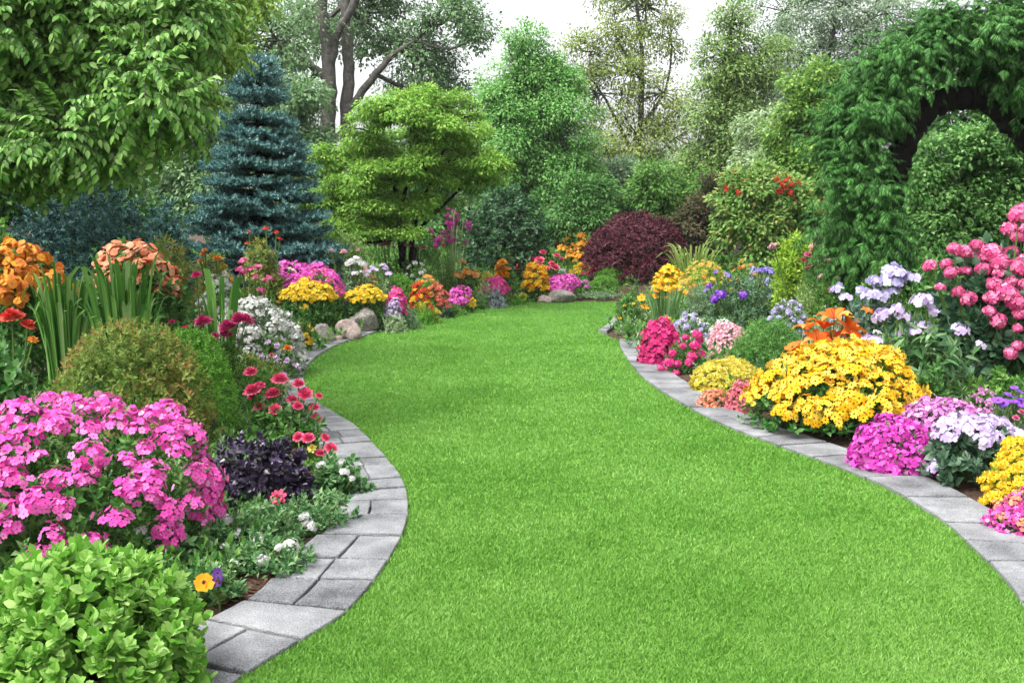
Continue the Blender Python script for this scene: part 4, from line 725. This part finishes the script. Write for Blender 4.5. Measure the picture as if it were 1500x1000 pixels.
plant('calendula_plant', 'peach-orange flowers on a leafy plant below the magenta flower spires', 'flowers', 662, 702, 378, 20.2, 'mid', .13, G_mid, 2.4, amp=.38, heads=[(FLW('nast', 'peachor', ['f0902c', 'f4aa50', 'f8c480']), .1, .5, 'flower_cluster', [(678, 383), (683, 398), (692, 402), (670, 402), (697, 400), (676, 405)])])
plant('calendula_plant', 'upright plant with golden orange blooms left of the orange and gold bush', 'flowers', 722, 765, 388, 21.2, 'mid', .14, G_mid, 2.4, amp=.38, heads=[(FLW('zinnia', 'orange', ORA), .11, .5, 'flower_head', [(736, 386), (736, 394), (733, 402), (742, 396), (730, 392), (740, 403)])])
plant('rose_bush', 'rose bush with pink and coral blooms in front of the glossy evergreen bush', 'flowers', 762, 838, 362, 23.0, 'mid', .17, G_mid, 2.4, amp=.38, heads=[(FLW('zinnia', 'rasp', HPK), .1, .5, 'flower_head', [(775, 372), (795, 370), (773, 378), (815, 375), (790, 382), (808, 386), (756, 391), (800, 394), (780, 380), (822, 380), (796, 398), (812, 392), (786, 392)])])
plant('lantana_plant', 'yellow flowered plant behind the pair of green domes', 'flowers', 826, 884, 384, 24.5, 'mid', .15, G_lime, 2.6, amp=.38, fl=[F('button', 'gold', YEL, 30, .15, .1, zlo=.3)])
plant('round_conifer', 'smaller green clipped dome at the far lawn edge', 'shrub', 862, 908, 402, 22.6, 'tiny', .085, G_clip, 5, amp=.04, shell=.2, sq=.8)
plant('round_conifer', 'taller green clipped dome partly behind the smaller one', 'shrub', 870, 916, 391, 23.6, 'tiny', .085, G_clip, 5, amp=.04, shell=.2, sq=.8)
plant('hosta_plant', 'low white-edged leafy plant along the far lawn edge', 'plant', 842, 914, 425, 21.8, 'tiny', .12, G_grey, 3, ry=.4, amp=.2)
plant('lantana_plant', 'orange-red flowered mound to the right of the green clipped domes', 'flowers', 902, 948, 387, 24.2, 'mid', .14, G_mid, 2.6, amp=.38, fl=[F('button', 'orangered2', ['d8502c', 'ec7440', 'f49a60'], 48, .12, .095, zlo=.1)])
plant('azalea_bush', 'round bush full of orange-yellow blossom left of the purple mounded maple', 'bush', 815, 890, 328, 25.5, 'mid', .17, G_mid, 2.8, amp=.38, fl=[F('phlox', 'yelorange', ['e88a14', 'f4a024', 'f8b644', 'f8c870'], 85, .14, .12, zlo=.1, patch=(1.2, -.25))])
plant('purple_maple', 'domed maple with cascading dark purple leaves', 'shrub', 850, 1016, 304, 24.4, 'lance', .19, G_purple, 6, sq=.85, amp=.1, shell=.35, up=.05, droop=.3, rnd=.3)
plant('evergreen_bush', 'large rounded bush with glossy dark leaves and pale highlights', 'bush', 664, 814, 268, 23.6, 'broad', .24, leafmat('leaf_gloss', ['143018', '254c28', '3f6c42', '729a70'], rough=.4, spec=.3), 3.2, amp=.1, shell=.4, sq=.8)
straps('foxglove', 'slender stems with magenta bells and pale hooped stalks before the glossy bush', 'flowers', 622, 692, 300, 21.5, 12, .012, G_pale, .5,
       heads=[(FLW('button', 'magenta', ['b0188a', 'd238a8', 'e45cc0']), .07, .3, 'flower_cluster', [(658, 305), (664, 308), (655, 316), (662, 320), (668, 314), (656, 326), (660, 334), (666, 328), (652, 340), (658, 346), (664, 350), (655, 352), (662, 342), (632, 340), (636, 346), (640, 352), (630, 335), (645, 350), (639, 358), (687, 335), (686, 328), (682, 356), (668, 322), (660, 328), (648, 345), (660, 354)])])
straps('foxglove', 'arching stalk with red-pink bells in front of the lime maple stems', 'flowers', 545, 580, 330, 20.6, 6, .012, G_mid, .6, heads=[(FLW('button', 'magenta', HOT), .06, .3, 'flower_cluster', [(553, 331), (558, 329), (563, 331), (567, 337), (570, 343), (571, 349)])])
plant('euphorbia_plant', 'yellow-green plant right below the magenta flower spires', 'plant', 600, 690, 372, 20.5, 'feather', .18, G_mid, 2.4, amp=.25, shell=.6)
plant('leafy_shrub', 'bright green small-leaved shrub at the photo edge under the overhanging tree', 'shrub', -60, 42, 290, 11.2, 'round', .16, leafmat('leaf_edge_shrub', ['3c6e22', '5c9236', '84b456', 'a8cc7c']), 2.6, amp=.25, shell=.6)
for x0, x1, yt, Y, st_, mt, lb in [
    (556, 600, 452, 15.0, 'tiny', G_pale, 'pale green cushion plant beside the dark grey boulder'),
    (596, 640, 436, 16.2, 'feather', G_fine, 'fresh green ferny tuft under the orange and red flowers'),
    (640, 690, 440, 17.8, 'tiny', G_mid, 'green cushion plant under the distant magenta flowers'),
    (690, 716, 428, 19.2, 'tiny', G_phlox, 'dark green cushion plant beside the silvery lavender mound'),
    (744, 776, 424, 20.4, 'mid', G_fine, 'fresh green tuft between the far pink mound and gold bush'),
    (520, 570, 398, 15.6, 'feather', G_mid, 'soft green tuft behind the smaller yellow flower mound'),
    (590, 660, 384, 18.4, 'feather', leafmat('leaf_meadow2', ['587c3c', '7a9e58', '9cba7a', 'b8ce98']), 'hazy pale green tuft behind the coral flowers'),
    (380, 430, 440, 12.4, 'mid', G_mid, 'leafy green tuft between the white mound and the near yellow mound'),
    (836, 872, 410, 23.4, 'mid', G_mid, 'leafy green tuft behind the wide magenta-pink mound')]:
    plant('bedding_plant', lb, 'plant', x0, x1, yt, Y, st_, .1, mt, 3, amp=.4, shell=.6, rnd=.4)
# ------------------------------------------------------------------ right bed
plant('leafy_bush', 'low dark green bush with tiny yellow flowers where the right bed begins', 'bush', 898, 950, 420, 15.6, 'mid', .12, G_phlox, 3, amp=.38, sq=.8, heads=[(FLW('zinnia', 'yellow', YEL), .025, .5, 'flower_head', [(905, 455), (915, 448), (908, 466), (928, 445), (920, 463), (902, 462)])])
straps('poppy_plant', 'thin stems with orange poppies behind the crimson flowers', 'flowers', 935, 1012, 412, 14.9, 70, .012, leafmat('leaf_poppy', ['5a8a4a', '7cab68', 'a0c48c']), .4, heads=[(FLW('single', 'orange', ORA), .065, .5, 'flower_head', [(971, 415), (962, 427), (975, 423), (992, 420), (998, 424), (978, 436), (940, 436), (944, 450), (966, 420), (1003, 428), (960, 434)])])
plant('dianthus_plant', 'mound of deep crimson flowers at the start of the right stone edging', 'flowers', 934, 1000, 468, 11.6, 'tiny', .08, G_deep, 3, fl=[F('phlox', 'crimson', CRIM, 95, .068, .07, eye='5a0828', zlo=.02)])
plant('geranium_plant', 'plant with separate bright pink flower balls beside the crimson mound', 'flowers', 970, 1036, 490, 10.9, 'mid', .08, G_dark, 3, heads=[(FLW('hydrangea', 'brightpink', ['d0186c', 'e83a88', 'f268a4']), .05, .5, 'flower_head', [(1000, 508), (1018, 508), (1014, 523), (1010, 532), (994, 534), (981, 533), (1004, 496), (1025, 500), (976, 545), (990, 548), (1020, 493), (985, 519), (1027, 521), (967, 540)])])
plant('dianthus_plant', 'soft pale pink flower mound next to the green fan-leaved dome', 'flowers', 1030, 1102, 468, 11.7, 'tiny', .08, G_grey, 3, fl=[F('lace', 'palepink', PPK, 98, .062, .062, eye='c87890', zlo=.02)])
plant('juniper_shrub', 'smooth green dome of fan-like sprays between pale pink and yellow flowers', 'shrub', 1064, 1192, 462, 10.5, 'feather', .1, leafmat('leaf_juniper', ['2e6020', '488232', '6ca24c', '92be6c']), 5, amp=.04, shell=.3, up=.3)
plant('lily_plant', 'plant with big orange trumpet flowers rising behind the large yellow mound', 'flowers', 1150, 1256, 492, 8.9, 'lance', .2, G_mid, 2.4, heads=[(FLW('lily', 'tiger', TIGER, 'c84a10'), .155, .15, 'flower_head', [(1184, 484), (1206, 482), (1222, 468), (1240, 488), (1196, 500), (1222, 496), (1244, 482)]), (FLW('single', 'tiger', TIGER), .11, .2, 'flower_head', [(1161, 508), (1170, 512), (1212, 502)]), (FLW('single', 'yellow', YEL), .06, .3, 'flower_head', [(1240, 464), (1235, 462)])])
posy('lily', 'lone small orange flower standing among the lavender phlox leaves', 'flower', 1269, 457, 9.1, FLW('lily', 'tiger', TIGER, 'c84a10'), .07, 1)
plant('alyssum_plant', 'lemon yellow low mound between the fan-leaved dome and stone edging', 'flowers', 1012, 1122, 527, 9.6, 'tiny', .07, G_lime, 3, amp=.1, fl=[F('button', 'lemon', LYEL, 98, .078, .075, zlo=.05)])
plant('verbena_plant', 'small salmon and pink flower patch in front of the lemon yellow mound', 'flowers', 1062, 1108, 556, 8.6, 'tiny', .06, G_mid, 3, fl=[F('lace', 'salmonpink', ['d84a70', 'ec7a8c', 'f4a098'], 55, .05, .05, zlo=.05)])
plant('verbena_plant', 'tiny peach and rose flower patch at the mulch edge', 'flowers', 1022, 1066, 565, 8.75, 'tiny', .06, G_mid, 3, fl=[F('lace', 'peachrose', ['d8506c', 'ee8a70', 'f4b088', 'f0c060'], 34, .06, .05, zlo=.05)])
plant('coneflower_plant', 'largest golden yellow flower mound with dark flower centres', 'flowers', 1084, 1362, 503, 7.75, 'broad', .11, leafmat('leaf_coneflower', ['265420', '3c7430', '5c9648', '86b46e']), 3, ry=.7, amp=.1, sq=.85,
      fl=[F('daisy', 'gold', YO, 100, .1, .1, eye='4a2408', zlo=.3, patch=(4, -.28), lift=1.03)])
plant('phlox_plant', 'dense magenta mound hanging over the right stone edging', 'flowers', 1250, 1384, 610, 6.5, 'tiny', .07, G_phlox, 3, amp=.12, fl=[F('phloxfine', 'mag2', MAG, 100, .07, .072, eye='7a1a6a', zlo=.0)])
plant('phlox_plant', 'mauve flower patch behind the dense magenta mound', 'flowers', 1318, 1452, 582, 7.2, 'tiny', .07, G_phlox, 3, amp=.12, fl=[F('lace', 'mauve', LMAG, 98, .075, .072, eye='7a2a6a', zlo=.1)])
plant('hydrangea_bush', 'dark leafy plant topped with pale lilac flower clusters near the mulch', 'bush', 1342, 1520, 604, 6.15, 'round', .12, leafmat('leaf_lilac_plant', ['2c4c34', '44684a', '688a6c', '96b096']), 3, sq=.8, fl=[F('lacecap', 'palelilac', PLIL, 36, .085, .055, eye='c8b8c8', zlo=.66, rise=.02)], heads=[(FLW('lacecap', 'palelilac', PLIL), .045, .4, 'flower_cluster', [(1369, 682)])])
plant('alyssum_plant', 'bright yellow flower mound at the photo edge by the mulch', 'flowers', 1450, 1560, 646, 5.65, 'tiny', .06, G_lime, 3, fl=[F('button', 'yellow', ['e0b818', 'f0cc30', 'f8dc58'], 98, .062, .06, zlo=.05)])
plant('verbena_plant', 'pink and magenta flower patch spilling on the stone edging at the photo edge', 'flowers', 1452, 1560, 716, 5.12, 'tiny', .055, G_phlox, 3, fl=[F('lace', 'verbmag', HOT, 55, .055, .045, zlo=.0), F('lace', 'peachrose', SAL, 14, .09, .04, zlo=.4)])
LF = FLW('lacecap', 'lavender', PLIL, 'b8a8d0'); LB = FLW('lacecap', 'lavblue', LAV, '8a80c0')
plant('tall_phlox', 'tall leafy plant with pale lavender flower heads behind the golden yellow mound', 'flowers', 1262, 1440, 462, 8.25, 'whorl', .24, leafmat('leaf_tall_phlox', ['305a2c', '4c7c44', '729e62', 'a0c08e'], rough=.45, spec=.35), 2.6, ry=.4, amp=.15, shell=.6, sq=.7,
      heads=[(LF, .062, .6, 'flower_cluster', [(1345, 440), (1356, 436), (1297, 458), (1315, 452), (1322, 463), (1368, 456), (1340, 485), (1352, 478), (1405, 482), (1437, 505), (1322, 488), (1290, 462), (1360, 446), (1270, 498), (1278, 500)])])
plant('hydrangea_bush', 'bush with bluish lavender flower heads in front of the conifer arch', 'flowers', 1215, 1360, 412, 9.4, 'round', .16, leafmat('leaf_blue_hyd', ['3a5c4a', '567a66', '7c9c88', 'a4bcae']), 2.6, heads=[(LB, .08, .6, 'flower_cluster', [(1306, 394), (1318, 400), (1300, 404), (1283, 411), (1294, 414), (1225, 423), (1262, 425), (1275, 432), (1338, 407), (1312, 410), (1328, 404), (1278, 410), (1240, 435), (1290, 432), (1305, 426)])])
HP = FLW('hydrangea', 'pink', HPK, 'c83a70')
plant('hydrangea_bush', 'tall dark leafed bush with rounded raspberry pink flower heads at the photo edge', 'bush', 1352, 1580, 352, 8.9, 'round', .22, leafmat('leaf_pink_hyd', ['1e3c26', '31563a', '507a56', '82a484']), 3, ry=.6, amp=.15, shell=.55, sq=.7,
      heads=[(HP, .078, .5, 'flower_head', [(1398, 368), (1430, 362), (1425, 382), (1492, 322), (1490, 352), (1490, 398), (1472, 436), (1486, 446), (1450, 376), (1466, 390)]), (HP, .058, .5, 'flower_head', [(1412, 372), (1440, 382), (1480, 415), (1500, 420), (1455, 420), (1478, 520), (1420, 440), (1395, 402), (1448, 458), (1498, 382),(1388, 390), (1363, 392), (1445, 370), (1462, 472), (1490, 508), (1377, 424), (1405, 430), (1440, 398), (1464, 405), (1492, 462), (1415, 400), (1452, 440), (1490, 482)])])
plant('hydrangea_bush', 'topmost part of the pink hydrangea stand rising against the leafy arch opening', 'bush', 1450, 1580, 306, 9.5, 'round', .2, MATS['leaf_pink_hyd'], 2.6, sq=.7, heads=[(HP, .09, .5, 'flower_head', [(1496, 316), (1478, 340), (1500, 340), (1482, 372)])])
plant('pansy_plant', 'purple pansies with grey-green leaves above the lilac topped plant', 'flowers', 1440, 1530, 572, 6.75, 'tiny', .07, G_grey, 3, heads=[(FLW('pansy', 'violet', PUR), .038, .3, 'flower_head', [(1486, 568), (1478, 578), (1494, 574), (1484, 588), (1496, 590), (1470, 590), (1492, 583), (1462, 586)]), (FLW('zinnia', 'pink', HPK), .03, .5, 'flower_head', [(1496, 604), (1488, 612)])])
plant('geranium_plant', 'wide green bush sprinkled with violet flowers behind the pale pink mound', 'flowers', 1020, 1152, 392, 13.6, 'mid', .13, leafmat('leaf_violet_bush', ['30543a', '4a744e', '6e946a', '9ab490']), 2.8, amp=.15, shell=.5, heads=[(FLW('hydrangea', 'violet', PUR), .055, .5, 'flower_head', [(1040, 420), (1049, 439), (1058, 434), (1052, 431), (1089, 434), (1047, 440)]), (FLW('lacecap', 'violetblue', ['6a5ac8', '8a7ad8', 'a89ae4']), .05, .5, 'flower_cluster', [(1118, 395), (1125, 396), (1130, 398), (1048, 398), (1034, 425), (1112, 396), (1066, 402)])])
plant('aster_plant', 'pale lavender and white daisies above the crimson mound', 'flowers', 984, 1046, 450, 12.9, 'tiny', .09, G_grey, 2.8, amp=.38, fl=[F('lace', 'palelav', LAV, 22, .1, .05, zlo=.1), F('lace', 'white', WHI, 14, .12, .05, zlo=.05)])
plant('aster_plant', 'wispy whitish lavender flowers behind the green fan-leaved dome', 'flowers', 1118, 1188, 434, 12.2, 'tiny', .1, G_grey, 2.4, amp=.25, fl=[F('lace', 'palelav', PLIL, 45, .1, .045, zlo=.2)])
plant('lime_shrub', 'lime yellow round shrub at the foot of the conifer arch', 'shrub', 1126, 1206, 333, 14.3, 'lance', .17, G_lime, 5.5, amp=.12, shell=.5, up=.5)
plant('rose_bush', 'dull pink flowers beside the lime yellow round shrub', 'flowers', 1168, 1215, 366, 13.9, 'mid', .13, G_mid, 2.4, amp=.38, heads=[(FLW('zinnia', 'pinkhyd', HPK), .055, .5, 'flower_head', [(1183, 374), (1180, 384), (1186, 390), (1176, 380), (1190, 368), (1184, 395)]), (FLW('lace', 'palepink', PPK), .07, .5, 'flower_cluster', [(1133, 361), (1193, 360), (1205, 372)])])
plant('meadow_shrub', 'fine grey-green shrub between the violet flowers and the conifer arch', 'shrub', 1150, 1245, 402, 12.8, 'feather', .16, MATS['leaf_meadow'], 2.6, amp=.25, shell=.6)
plant('meadow_shrub', 'small whitish green plant behind the orange trumpet flowers', 'shrub', 1176, 1262, 432, 10.6, 'feather', .14, G_pale, 2.4, amp=.3, shell=.6)
straps('ornamental_grass', 'yellowish tall grass right of the purple mounded maple', 'plant', 975, 1062, 355, 21.5, 110, .02, leafmat('leaf_tall_grass', ['6a8a3c', '90ac56', 'b6c878']), .6)
plant('euphorbia_plant', 'yellow flowered airy plant before the yellowish tall grass', 'flowers', 985, 1080, 376, 19, 'feather', .17, G_lime, 2.4, amp=.2, shell=.6, fl=[F('button', 'lemon2', ['e0c048', 'ecd468', 'f0c078'], 40, .12, .06, zlo=.2)])
plant('lantana_plant', 'golden yellow flowers between the purple maple and orange poppies', 'flowers', 942, 1010, 392, 20, 'mid', .14, G_fine, 2.4, amp=.38, fl=[F('phlox', 'gold', YO, 44, .13, .11, zlo=.15)])
plant('meadow_shrub', 'blue-tinged feathery plant left of the violet flower bush', 'shrub', 990, 1060, 402, 15.6, 'feather', .15, G_grey, 2.6, amp=.25, shell=.6)
plant('leafy_shrub', 'green leafy plant with orange flecks under the red blossom shrub', 'shrub', 1060, 1140, 376, 16.2, 'mid', .14, G_mid, 2.6, amp=.2, shell=.6, fl=[F('button', 'peachor', ORA, 16, .15, .05, zlo=.3)])
plant('leafy_shrub', 'shaded green leafy plant at the base of the conifer arch trunk', 'shrub', 1240, 1345, 385, 11.4, 'mid', .15, G_mid, 2.6, amp=.2, shell=.6)
plant('leafy_shrub', 'light green leafy shrub behind the pink hydrangea stand', 'shrub', 1330, 1430, 340, 11.6, 'mid', .16, leafmat('leaf_arch_shrub2', ['33602a', '4e843c', '72a65a', '9cc47c']), 2.6, amp=.2, shell=.6)
def stump():
    Y = 13.2; p = at(1336, 390, Y); b = bz(p[0], Y); o = put('tree_stump', mesh_data('tree_stump', tube([(0, 0, 0), (0, .02, .3), (.02, 0, at(0, 344, Y)[2] - b)], [.13, .11, .1], 10), [bark], True), None, (p[0], Y, b)); o['label'] = 'grey-brown stump standing inside the conifer arch'; o['category'] = 'stump'
# loose mixed planting that knits the beds together
for lb, x0, x1, yt, Y, st_, mt, kd, ky, hx, n_, s_ in [
    ('rosy pink flowers on loose stems behind the near yellow mound', 436, 506, 384, 15.0, 'mid', G_mid, 'phlox', 'rosy', HPK, 18, .055),
    ('small crimson flowers between the magenta-pink phlox and pale rose bush', 512, 548, 408, 15.6, 'tiny', G_mid, 'lace', 'crims', CRIM, 10, .05),
    ('peach flowers over grey-green leaves behind the smaller yellow mound', 520, 568, 394, 16.3, 'tiny', G_grey, 'phlox', 'peach2', SAL, 12, .05),
    ('scattered white daisies in grassy leaves behind the coral flowers', 584, 632, 378, 18.6, 'feather', G_mid, 'lace', 'white', WHI, 14, .05),
    ('soft orange flowers on a loose plant above the orange and red wallflowers', 606, 646, 393, 17.6, 'feather', G_fine, 'button', 'peachor', ORA, 14, .05),
    ('pale yellow flowers beside the cream and green leaves', 696, 734, 394, 20.6, 'mid', G_lime, 'lace', 'lemon', LYEL, 14, .06),
    ('coral red blooms left of the pink rose bush', 734, 772, 370, 23.4, 'mid', G_mid, 'phlox', 'coral3', RED, 12, .07),
    ('tiny white flowers in front of the yellow flowered plant', 798, 834, 386, 23.2, 'tiny', G_grey, 'lace', 'white', WHI, 14, .06),
    ('red flower specks below the orange-yellow azalea', 842, 884, 384, 24.0, 'mid', G_mid, 'lace', 'crims', CRIM, 12, .06),
    ('lilac specks between the wide magenta mound and the green domes', 836, 868, 408, 22.6, 'tiny', G_phlox, 'lace', 'mauve', LMAG, 12, .06),
    ('golden flowers rising behind the white candytuft', 312, 352, 386, 12.6, 'feather', G_tip, 'button', 'gold', YO, 10, .05),
    ('yellow daisies low beside the pure white mound', 428, 462, 440, 12.6, 'tiny', G_mid, 'daisy', 'gold', YO, 8, .05),
    ('pale pink low flowers beside the path near the brown boulder', 426, 458, 478, 12.7, 'tiny', G_grey, 'lace', 'palepink', PPK, 16, .04),
    ('small violet flowers in green leaves above the yellow-green low shrub', 390, 436, 492, 10.9, 'tiny', G_mid, 'lace', 'violet2', PUR, 12, .035),
    ('white daisies right of the lavender and white asters', 1036, 1082, 454, 12.5, 'tiny', G_mid, 'lace', 'white', WHI, 14, .045),
    ('yellow-green feathery plant behind the crimson mound', 958, 1004, 448, 13.2, 'feather', G_lime, 'lace', 'lemon', LYEL, 5, .03),
    ('lilac specked plant behind the orange trumpet flowers', 1208, 1266, 446, 10.0, 'tiny', G_grey, 'lace', 'palelav', LAV, 16, .04),
    ('tiny white flowers below the bluish lavender hydrangea', 1252, 1306, 478, 9.0, 'tiny', G_mid, 'lace', 'white', WHI, 14, .04),
    ('orange flecked plant left of the violet flower bush', 996, 1044, 396, 17, 'feather', G_fine, 'button', 'peachor', ORA, 14, .05),
    ('blue flower spikes behind the violet flower bush', 1082, 1152, 384, 15.0, 'feather', G_grey, 'lace', 'bluespk', BLU, 18, .05),
    ('pink specked leafy plant before the conifer arch', 1186, 1250, 378, 12.3, 'mid', G_mid, 'lace', 'palepink', PPK, 8, .045),
    ('low mauve flowers between the tall phlox and purple pansies', 1400, 1470, 556, 7.4, 'mid', G_mid, 'lace', 'mauve', LMAG, 12, .04)]:
    plant('border_plant', lb, 'flowers', x0, x1, yt, Y, st_, .11, mt, 3, amp=.4, shell=.6, rnd=.4, fl=[F(kd, ky, hx, n_, .06, s_, zlo=.2)])
for lb, x0, x1, yt, Y, st_, mt in [('leafy dark green plant under the tall lavender phlox', 1322, 1402, 520, 7.9, 'mid', G_dark), ('broad leafed green plant filling the gap behind the purple pansies', 1420, 1500, 528, 7.5, 'broad', G_mid),
    ('fresh green plant between the golden mound and the tall phlox', 1270, 1350, 470, 8.7, 'mid', G_fine), ('leafy green plant beside the small white alyssum and round shrub', 345, 420, 520, 8.6, 'mid', G_mid), ('dark leafy plant behind the raspberry pompon flowers', 330, 400, 552, 8.0, 'mid', G_dark)]:
    plant('bedding_plant', lb, 'plant', x0, x1, yt, Y, st_, .13, mt, 3, amp=.35, shell=.6, rnd=.4)
# ------------------------------------------------------------------ low leafy cover and bark chips between the plants
def cover():
    rng = np.random.default_rng(91); n = 36000; px = rng.uniform(-700, 2300, n); py = 395 + 640 * rng.random(n) ** 1.7
    P = np.array([gnd(a, b) for a, b in zip(px, py)]); d = edge_dist(P); far = P[:, 1] > 12; ok = (d > .62) | (far & (d > .12)) | ((P[:, 0] > 0) & (d > .56) & (P[:, 1] > 6.8))
    mul = (P[:, 0] > 1.9) & (P[:, 1] < 6.0); ok &= ~(mul & (d < .9)) ; P = P[ok]; z = bed_h(P); s = rng.uniform(.09, .19, len(P)) * np.clip(P[:, 1] / 7, .8, 1.7); A = np.column_stack([P, z - .01]); Z = rng.normal(0, .35, (len(P), 3)) + (0, 0, 1); h = np.arange(len(P)) % 3; out = []
    for k, t in enumerate(('mid', 'tiny', 'feather')): out.append(remat(scatter(SPR[t], A[h == k], Z[h == k], s[h == k], None, rng), k))
    o = put('ground_cover', mesh_data('ground_cover', join(out), [G_mid, G_phlox, G_grey])); o['kind'] = 'stuff'; o['label'] = 'low leafy growth filling the soil between the bed plants'; o['category'] = 'ground cover'
    n = 36000; P = np.column_stack([rng.uniform(-22, 22, n), rng.uniform(2, 46, n)]); P = P[((edge_dist(P) > 2.8) & ((P[:, 1] > 13) | (abs(P[:, 0]) > 5.5))) | (P[:, 1] > 26.5)]; Z = rng.normal(0, .35, (len(P), 3)) + (0, 0, 1)
    o = put('undergrowth', mesh_data('undergrowth', scatter(SPR['mid'], np.column_stack([P, bed_h(P) - .01]), Z, rng.uniform(.2, .45, len(P)), None, rng), [G_mid])); o['kind'] = 'stuff'; o['label'] = 'green undergrowth on the ground below the far trees'; o['category'] = 'undergrowth'
    m = 30000; px = rng.uniform(-50, 1600, m); py = 450 + 560 * rng.random(m) ** 1.2; P = np.array([gnd(a, b) for a, b in zip(px, py)]); d = edge_dist(P); P = P[(d > .3) & (d < 1.3)]; z = bed_h(P)
    chip = sh([(-.25, 0, 0), (.25, .05, 0), (.2, 0, 1), (-.2, .05, .9)], [(0, 1, 2), (0, 2, 3)]); Z = rng.normal(size=(len(P), 3)) * (1, 1, .25)
    o = put('bark_mulch', mesh_data('bark_mulch', scatter(chip, np.column_stack([P, z + rng.uniform(.002, .014, len(P))]), Z, rng.uniform(.012, .035, len(P)), (0, 0, 1), rng), [leafmat('chip', ['2a1a12', '4a3022', '6e4c38', '9a7a60'], 1.8, .9, 0, .1)])); o['kind'] = 'stuff'; o['label'] = 'brown shredded bark mulch on the bed soil'; o['category'] = 'mulch'
cover()

# ------------------------------------------------------------------ the day's thin haze
hv = np.array([(x, y, z) for x in (-70, 70) for y in (-12, 75) for z in (-1.2, 22)], float)
hf = np.array([(0, 1, 3), (0, 3, 2), (4, 6, 7), (4, 7, 5), (0, 4, 5), (0, 5, 1), (2, 3, 7), (2, 7, 6), (0, 2, 6), (0, 6, 4), (1, 5, 7), (1, 7, 3)])
hm = bpy.data.materials.new('haze_air'); hm.use_nodes = True; hn = hm.node_tree; hn.nodes.remove(hn.nodes['Principled BSDF'])
pv = hn.nodes.new('ShaderNodeVolumePrincipled'); pv.inputs['Color'].default_value = (.93, .96, 1, 1); pv.inputs['Density'].default_value = 0.0003
hn.links.new(pv.outputs[0], hn.nodes['Material Output'].inputs['Volume'])
hz = put('haze', mesh_data('haze', (hv, hf, np.zeros(12, int)), [hm])); hz['kind'] = 'stuff'; hz['label'] = 'thin pale haze of the overcast day'; hz['category'] = 'haze'
